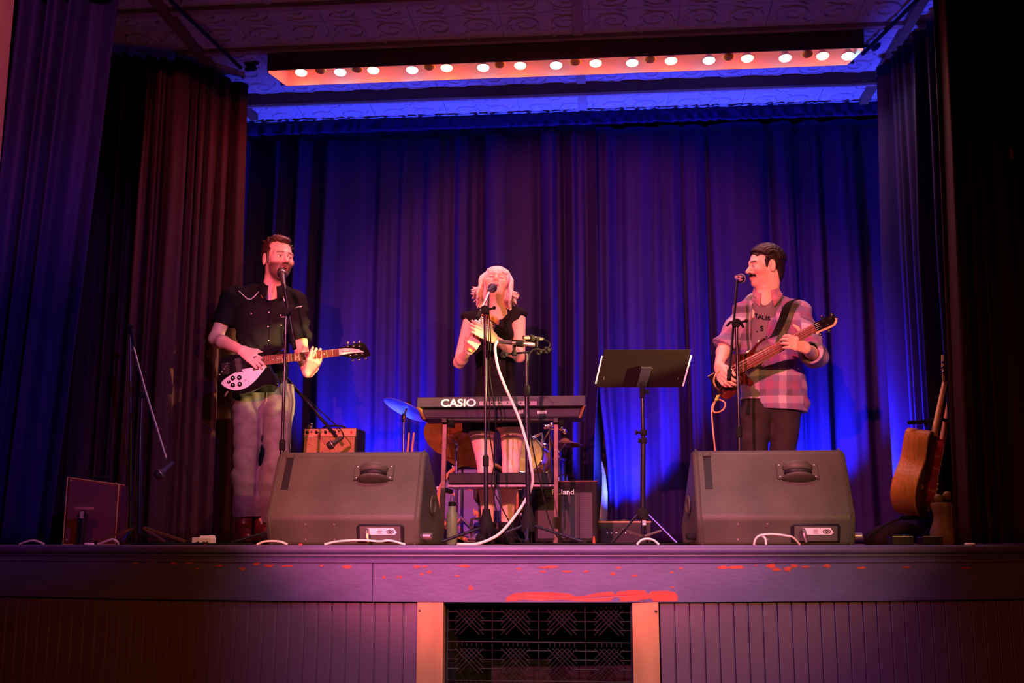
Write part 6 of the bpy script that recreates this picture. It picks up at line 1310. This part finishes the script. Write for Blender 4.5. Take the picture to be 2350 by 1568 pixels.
# ---------------------------------------------------------------- bassist
g = thing('person', 'moustached man in plaid shirt playing bass at right', 'person', (P(1765, 1244, 1.5).x, 1.5, 0))
H = Frame(P(1757, 614, 1.48), (-.955, -.29, -.06), (-.06, -.02, 1)); H.k = 1.03
nk = P(1758, 682, 1.50); RS, RE, RW = P(1710, 718, 1.48), P(1664, 795, 1.44), P(1650, 842, 1.245); LS, LE, LW = P(1832, 716, 1.52), P(1868, 815, 1.36), P(1850, 800, 1.115)
hipR, hipL = P(1735, 940, 1.50), P(1800, 935, 1.52); kR, aR = P(1728, 1075, 1.46), P(1722, 1215, 1.52); kL, aL = P(1796, 1075, 1.48), P(1792, 1215, 1.55)
V = Vol(Vector((g.location.x-.42, 1.0, .05)), Vector((g.location.x+.42, 1.74, 1.84)), VX)
head(V, H, nose=1.01)
V.cap(H(-.03, 0, -.05), nk+Vector((.01, .01, -.02)), .056, .062, .03); V.cap(H(.0, 0, -.06), nk+Vector((-.02, -.03, -.02)), .042, .046, .03)
V.cap(RS+Vector((.05, 0, -.02)), LS+Vector((-.05, 0, -.02)), .055, .055, .05); V.cap(nk+Vector((0, 0, -.02)), P(1765, 800, 1.52), .06, .11, .05); V.cap(P(1765, 800, 1.52), P(1768, 930, 1.52), .11, .11, .06, ((0, 1, 0), 1.35))
arm(V, RS, RE, RW, (.050, .040, .040, .028)); arm(V, LS, LE, LW, (.050, .040, .039, .029))
hand(V, RW, P(1662, 872, 1.16)-RW, (-.75, -.75, .05), 1, [(.35, .8, .4), (.4, .85, .45), (.45, .9, .5), (.5, .95, .5)], .5, .5, 1.03, .05)
hand(V, LW, P(1813, 783, 1.03)-LW, (-.05, -1, .10), -1, [(.45, .95, .6), (.40, .9, .6), (.38, .85, .6), (.35, .8, .5)], .5, 1.15, 1.02, .07)
leg(V, hipR, kR, aR, (.075, .05, .05, .038)); leg(V, hipL, kL, aL, (.075, .05, .05, .038))
for a in (aR, aL): V.cap(a, a+Vector((0, -.08, -.07)), .028, .018, .01)
v, f = V.mesh(); np_mesh('body', v, f, M_skin, g, skincol(v, H, (.80, .46, .36), (.020, .008, .007), .30, 1, (.50, .17, .14), bw=.0075))
mu = MB().tube(catmull([H(.080, .036, -.058), H(.093, .020, -.049), H(.099, 0, -.046), H(.093, -.020, -.049), H(.080, -.036, -.058)], 4), [.004]*2+[.0075]*13+[.004]*2, 8, flat=(H.u, .9)).build('moustache', M_hair3, g)
Vh = Vol(H(0, 0, .0)-Vector((.17, .17, .18)), H(0, 0, .0)+Vector((.17, .17, .18)), .0034)
Vh.ell(H(-.016, 0, .040), (.106, .084, .097), H.M); Vh.ell(H(.012, 0, .094), (.052, .054, .036), H.M, .02); Vh.ell(H(-.062, 0, -.025), (.046, .062, .075), H.M, .03)
Vh.ell(H(.112, 0, .010), (.066, .088, .072), H.M, .012, 'sub'); Vh.ell(H(.070, .075, .030), (.046, .030, .044), H.M, .012, 'sub'); Vh.ell(H(.070, -.075, .030), (.046, .030, .044), H.M, .012, 'sub')
for s in (1, -1): Vh.ell(H(-.006, s*.090, -.010), (.026, .030, .038), H.M, .01, 'sub'); Vh.cap(H(.025, s*.076, .03), H(.027, s*.073, -.022), .011, .005, .012); Vh.ell(H(.04, s*.07, -.07), (.065, .05, .055), H.M, .012, 'sub')
Vh.plane(H(-.06, 0, -.092), -H.u); rnd = random.Random(8)
for i in range(70):
    y = rnd.uniform(-.07, .07); ss = y/.075; cc = math.sqrt(1-ss*ss); pts = [H(-.016+.108*math.cos(t)*cc, .086*ss, .040+.101*math.sin(t)*cc) for t in [.62+.32*q for q in range(9)]]
    for j in range(len(pts)-1): Vh.cap(pts[j], pts[j+1], .0065, .0065, .005)
v, f = Vh.mesh(); np_mesh('hair', v, f, M_hair3, g)
# tee, flannel, trousers
Vt = Vol(Vector((g.location.x-.2, 1.28, 1.0)), Vector((g.location.x+.2, 1.66, 1.58)), .004)
Vt.cap(nk+Vector((-.01, -.01, -.06)), P(1752, 860, 1.50), .098, .118, .05, ((0, 1, 0), 1.12)); Vt.cap(nk+Vector((0, -.02, .0)), H(-.01, 0, -.04), .058, .08, .01, op='sub'); Vt.cap(P(1752, 698, 1.38), nk+Vector((0, -.06, .02)), .03, .05, .008, op='sub'); Vt.plane((0, 0, 1.02), (0, 0, -1)); v, f = Vt.mesh(); te = np_mesh('tee_shirt', v, f, M_tee, g)
Vs = Vol(Vector((g.location.x-.40, 1.16, .72)), Vector((g.location.x+.44, 1.82, 1.60)), VX)
Vs.cap(RS+Vector((.05, 0, -.005)), LS+Vector((-.05, 0, -.005)), .068, .070, .05); Vs.cap(nk+Vector((-.06, .02, -.02)), RS, .05, .066, .04); Vs.cap(nk+Vector((.06, .02, -.02)), LS, .05, .068, .04)
Vs.cap(P(1765, 775, 1.52), P(1778, 925, 1.525), .175, .20, .05, ((0, 1, 0), 1.50)); Vs.cap(P(1725, 760, 1.50), P(1800, 760, 1.52), .12, .12, .05, ((0, 1, 0), 1.1))
dR = (RE-RS).normalized(); cR = RE+dR*.0; Vs.cap(RS, RE+dR*.06, .070, .066, .03, clip=[(cR, dR)]); Vs.cap(cR-dR*.05, cR, .070, .072, .006, clip=[(cR, dR), (cR-dR*.06, -dR)]); Vs.cap(cR-dR*.03, cR+dR*.06, .052, .052, .004, op='sub', clip=[(cR-dR*.04, -dR)])
Vs.cap(LS, LE, .072, .074, .03); dL = (LW-LE).normalized(); cL = LE+dL*.115; Vs.cap(LE, LE+dL*.16, .074, .064, .03, clip=[(cL, dL)]); Vs.cap(cL-dL*.05, cL, .066, .070, .006, clip=[(cL, dL), (cL-dL*.06, -dL)]); Vs.cap(cL-dL*.03, cL+dL*.08, .050, .048, .004, op='sub', clip=[(cL-dL*.04, -dL)])
Vs.warp(wrinkle(.0046, 33, 62)); z = P(1770, 935, 1.4).z
Vs.plane(P(1790, 938, 1.40), (-.06, .0, -1)); Vs.plane(P(1700, 912, 1.40), (-.05, 0, -1), None, (P(1742, 900, 1.42).x, 2, 2))
Vs.cap(nk+Vector((-.01, -.02, -.02)), H(-.01, 0, -.03), .060, .085, .008, op='sub')
for (pa, pb, ra_, rb_) in (((1748, 700), (1742, 770), .055, .048), ((1742, 770), (1738, 850), .048, .026), ((1738, 850), (1738, 925), .026, .020)):
    Vs.cap(P(*pa, 1.37), P(*pb, 1.36), ra_, rb_, .006, op='sub', flat=((0, 1, 0), .5))
v, f = Vs.mesh()
vx = (v[:, 0]-OFF[g].x); fw = np.sin(v[:, 2]*9+vx*6)*.008; a_ = vx+.12*v[:, 1]+fw; armL = ((v-A3(LS)) @ A3((LE-LS).normalized())); isL = (v[:, 0] > LS.x-.01); isR = v[:, 0] < RS.x+.005
u1 = np.where(isL | isR, v[:, 1]*1.1+vx*.4, a_); u2 = v[:, 2]+.3*np.where(isL, vx, 0)
def band(q, per, ph):
    t = (q/per+ph) % 1.0; return t
ta = band(u1, .150, .32); tb = band(u2, .165, .1)
def pal(t): i = np.searchsorted(np.array([.28, .52, .78]), t); return i
ia, ib = pal(ta), pal(tb); cols = np.array([(.44, .34, .50), (.13, .12, .25), (.28, .09, .20), (.19, .15, .31)], np.float32); c = (cols[ia]+cols[ib])*.5; both = ((ia == 0) & (ib == 0)); c[both] = (.56, .46, .58); c[(ia == 1) & (ib == 1)] = (.12, .08, .15)
fl_ = np_mesh('flannel_shirt', v, f, M_plaid, g, c)
M_plcol = mat('plaid_collar', (.40, .16, .22), .85, var=.3, scale=22, bump=.3, bscale=500)
collar(fl_, nk+Vector((.004, .0, .010)), (-.15, -.98, 0), .064, .070, .036, .075, M_plcol, .36)
for pts in ([(1702, 736), (1728, 730), (1728, 733), (1703, 739)], [(1796, 746), (1818, 743), (1818, 746), (1796, 749)]): piping(seg([pts[0], pts[1]], 6), M_plcol, fl_, .002, 'pocket_seam')
for (px, py) in ((1731, 712), (1733, 735), (1733, 757), (1790, 690)): MB().ball(on_surface(fl_, px, py, .002, 1.38), .005, seg=8, rings=5).build('button', M_rub, fl_)
tx = lambda px, py: on_surface(te, px, py, .003, 1.40)
for (ch, px, py, s_) in (('T', 1736, 726, .034), ('A', 1744, 728, .034), ('L', 1752, 730, .034), ('I', 1758, 731, .034), ('S', 1764, 732, .034), ('.', 1737, 757, .05), ('S', 1748, 755, .042)):
    text('print', ch, M_ink, te, tx(px, py), Vector((1, .05, -.08)).normalized(), UP, s_, .003, .003, bold=.001)
Vp = Vol(Vector((g.location.x-.24, 1.24, .06)), Vector((g.location.x+.26, 1.80, .98)), .0045)
Vp.cap(P(1742, 925, 1.52), P(1800, 922, 1.53), .108, .108, .05, ((0, 1, 0), 1.05)); leg(Vp, hipR+Vector((0, 0, -.03)), kR, aR, (.096, .066, .066, .054), .03); leg(Vp, hipL+Vector((0, 0, -.03)), kL, aL, (.096, .066, .066, .054), .03); Vp.warp(wrinkle(.004, 41, 60)); Vp.plane((0, 0, .12), (0, 0, -1)); v, f = Vp.mesh(); np_mesh('trousers', v, f, M_pant, g)
boots(P, g, (aR.x, aR.y, 0), (aR.x-.06, aR.y-.15, 0), name='shoe', h=.13, m=M_rub); boots(P, g, (aL.x, aL.y, 0), (aL.x-.02, aL.y-.16, 0), name='shoe', h=.13, m=M_rub)

# small tag pinned on the right house curtain
hc = bpy.data.objects['house_curtain.001']; OFF.setdefault(hc, Vector((0, 0, 0)))
bpy.context.view_layer.update()
tg = on_surface(hc, 2321, 353, .003, .53)
tag(MB().box(tg, (.018, .010, .062)).build('brass_tag', mat('brass_plate', (.55, .34, .12), .4, .6), off=tg, bevel=.004), 'small blurred tan tag on the dark right house curtain', 'tag')
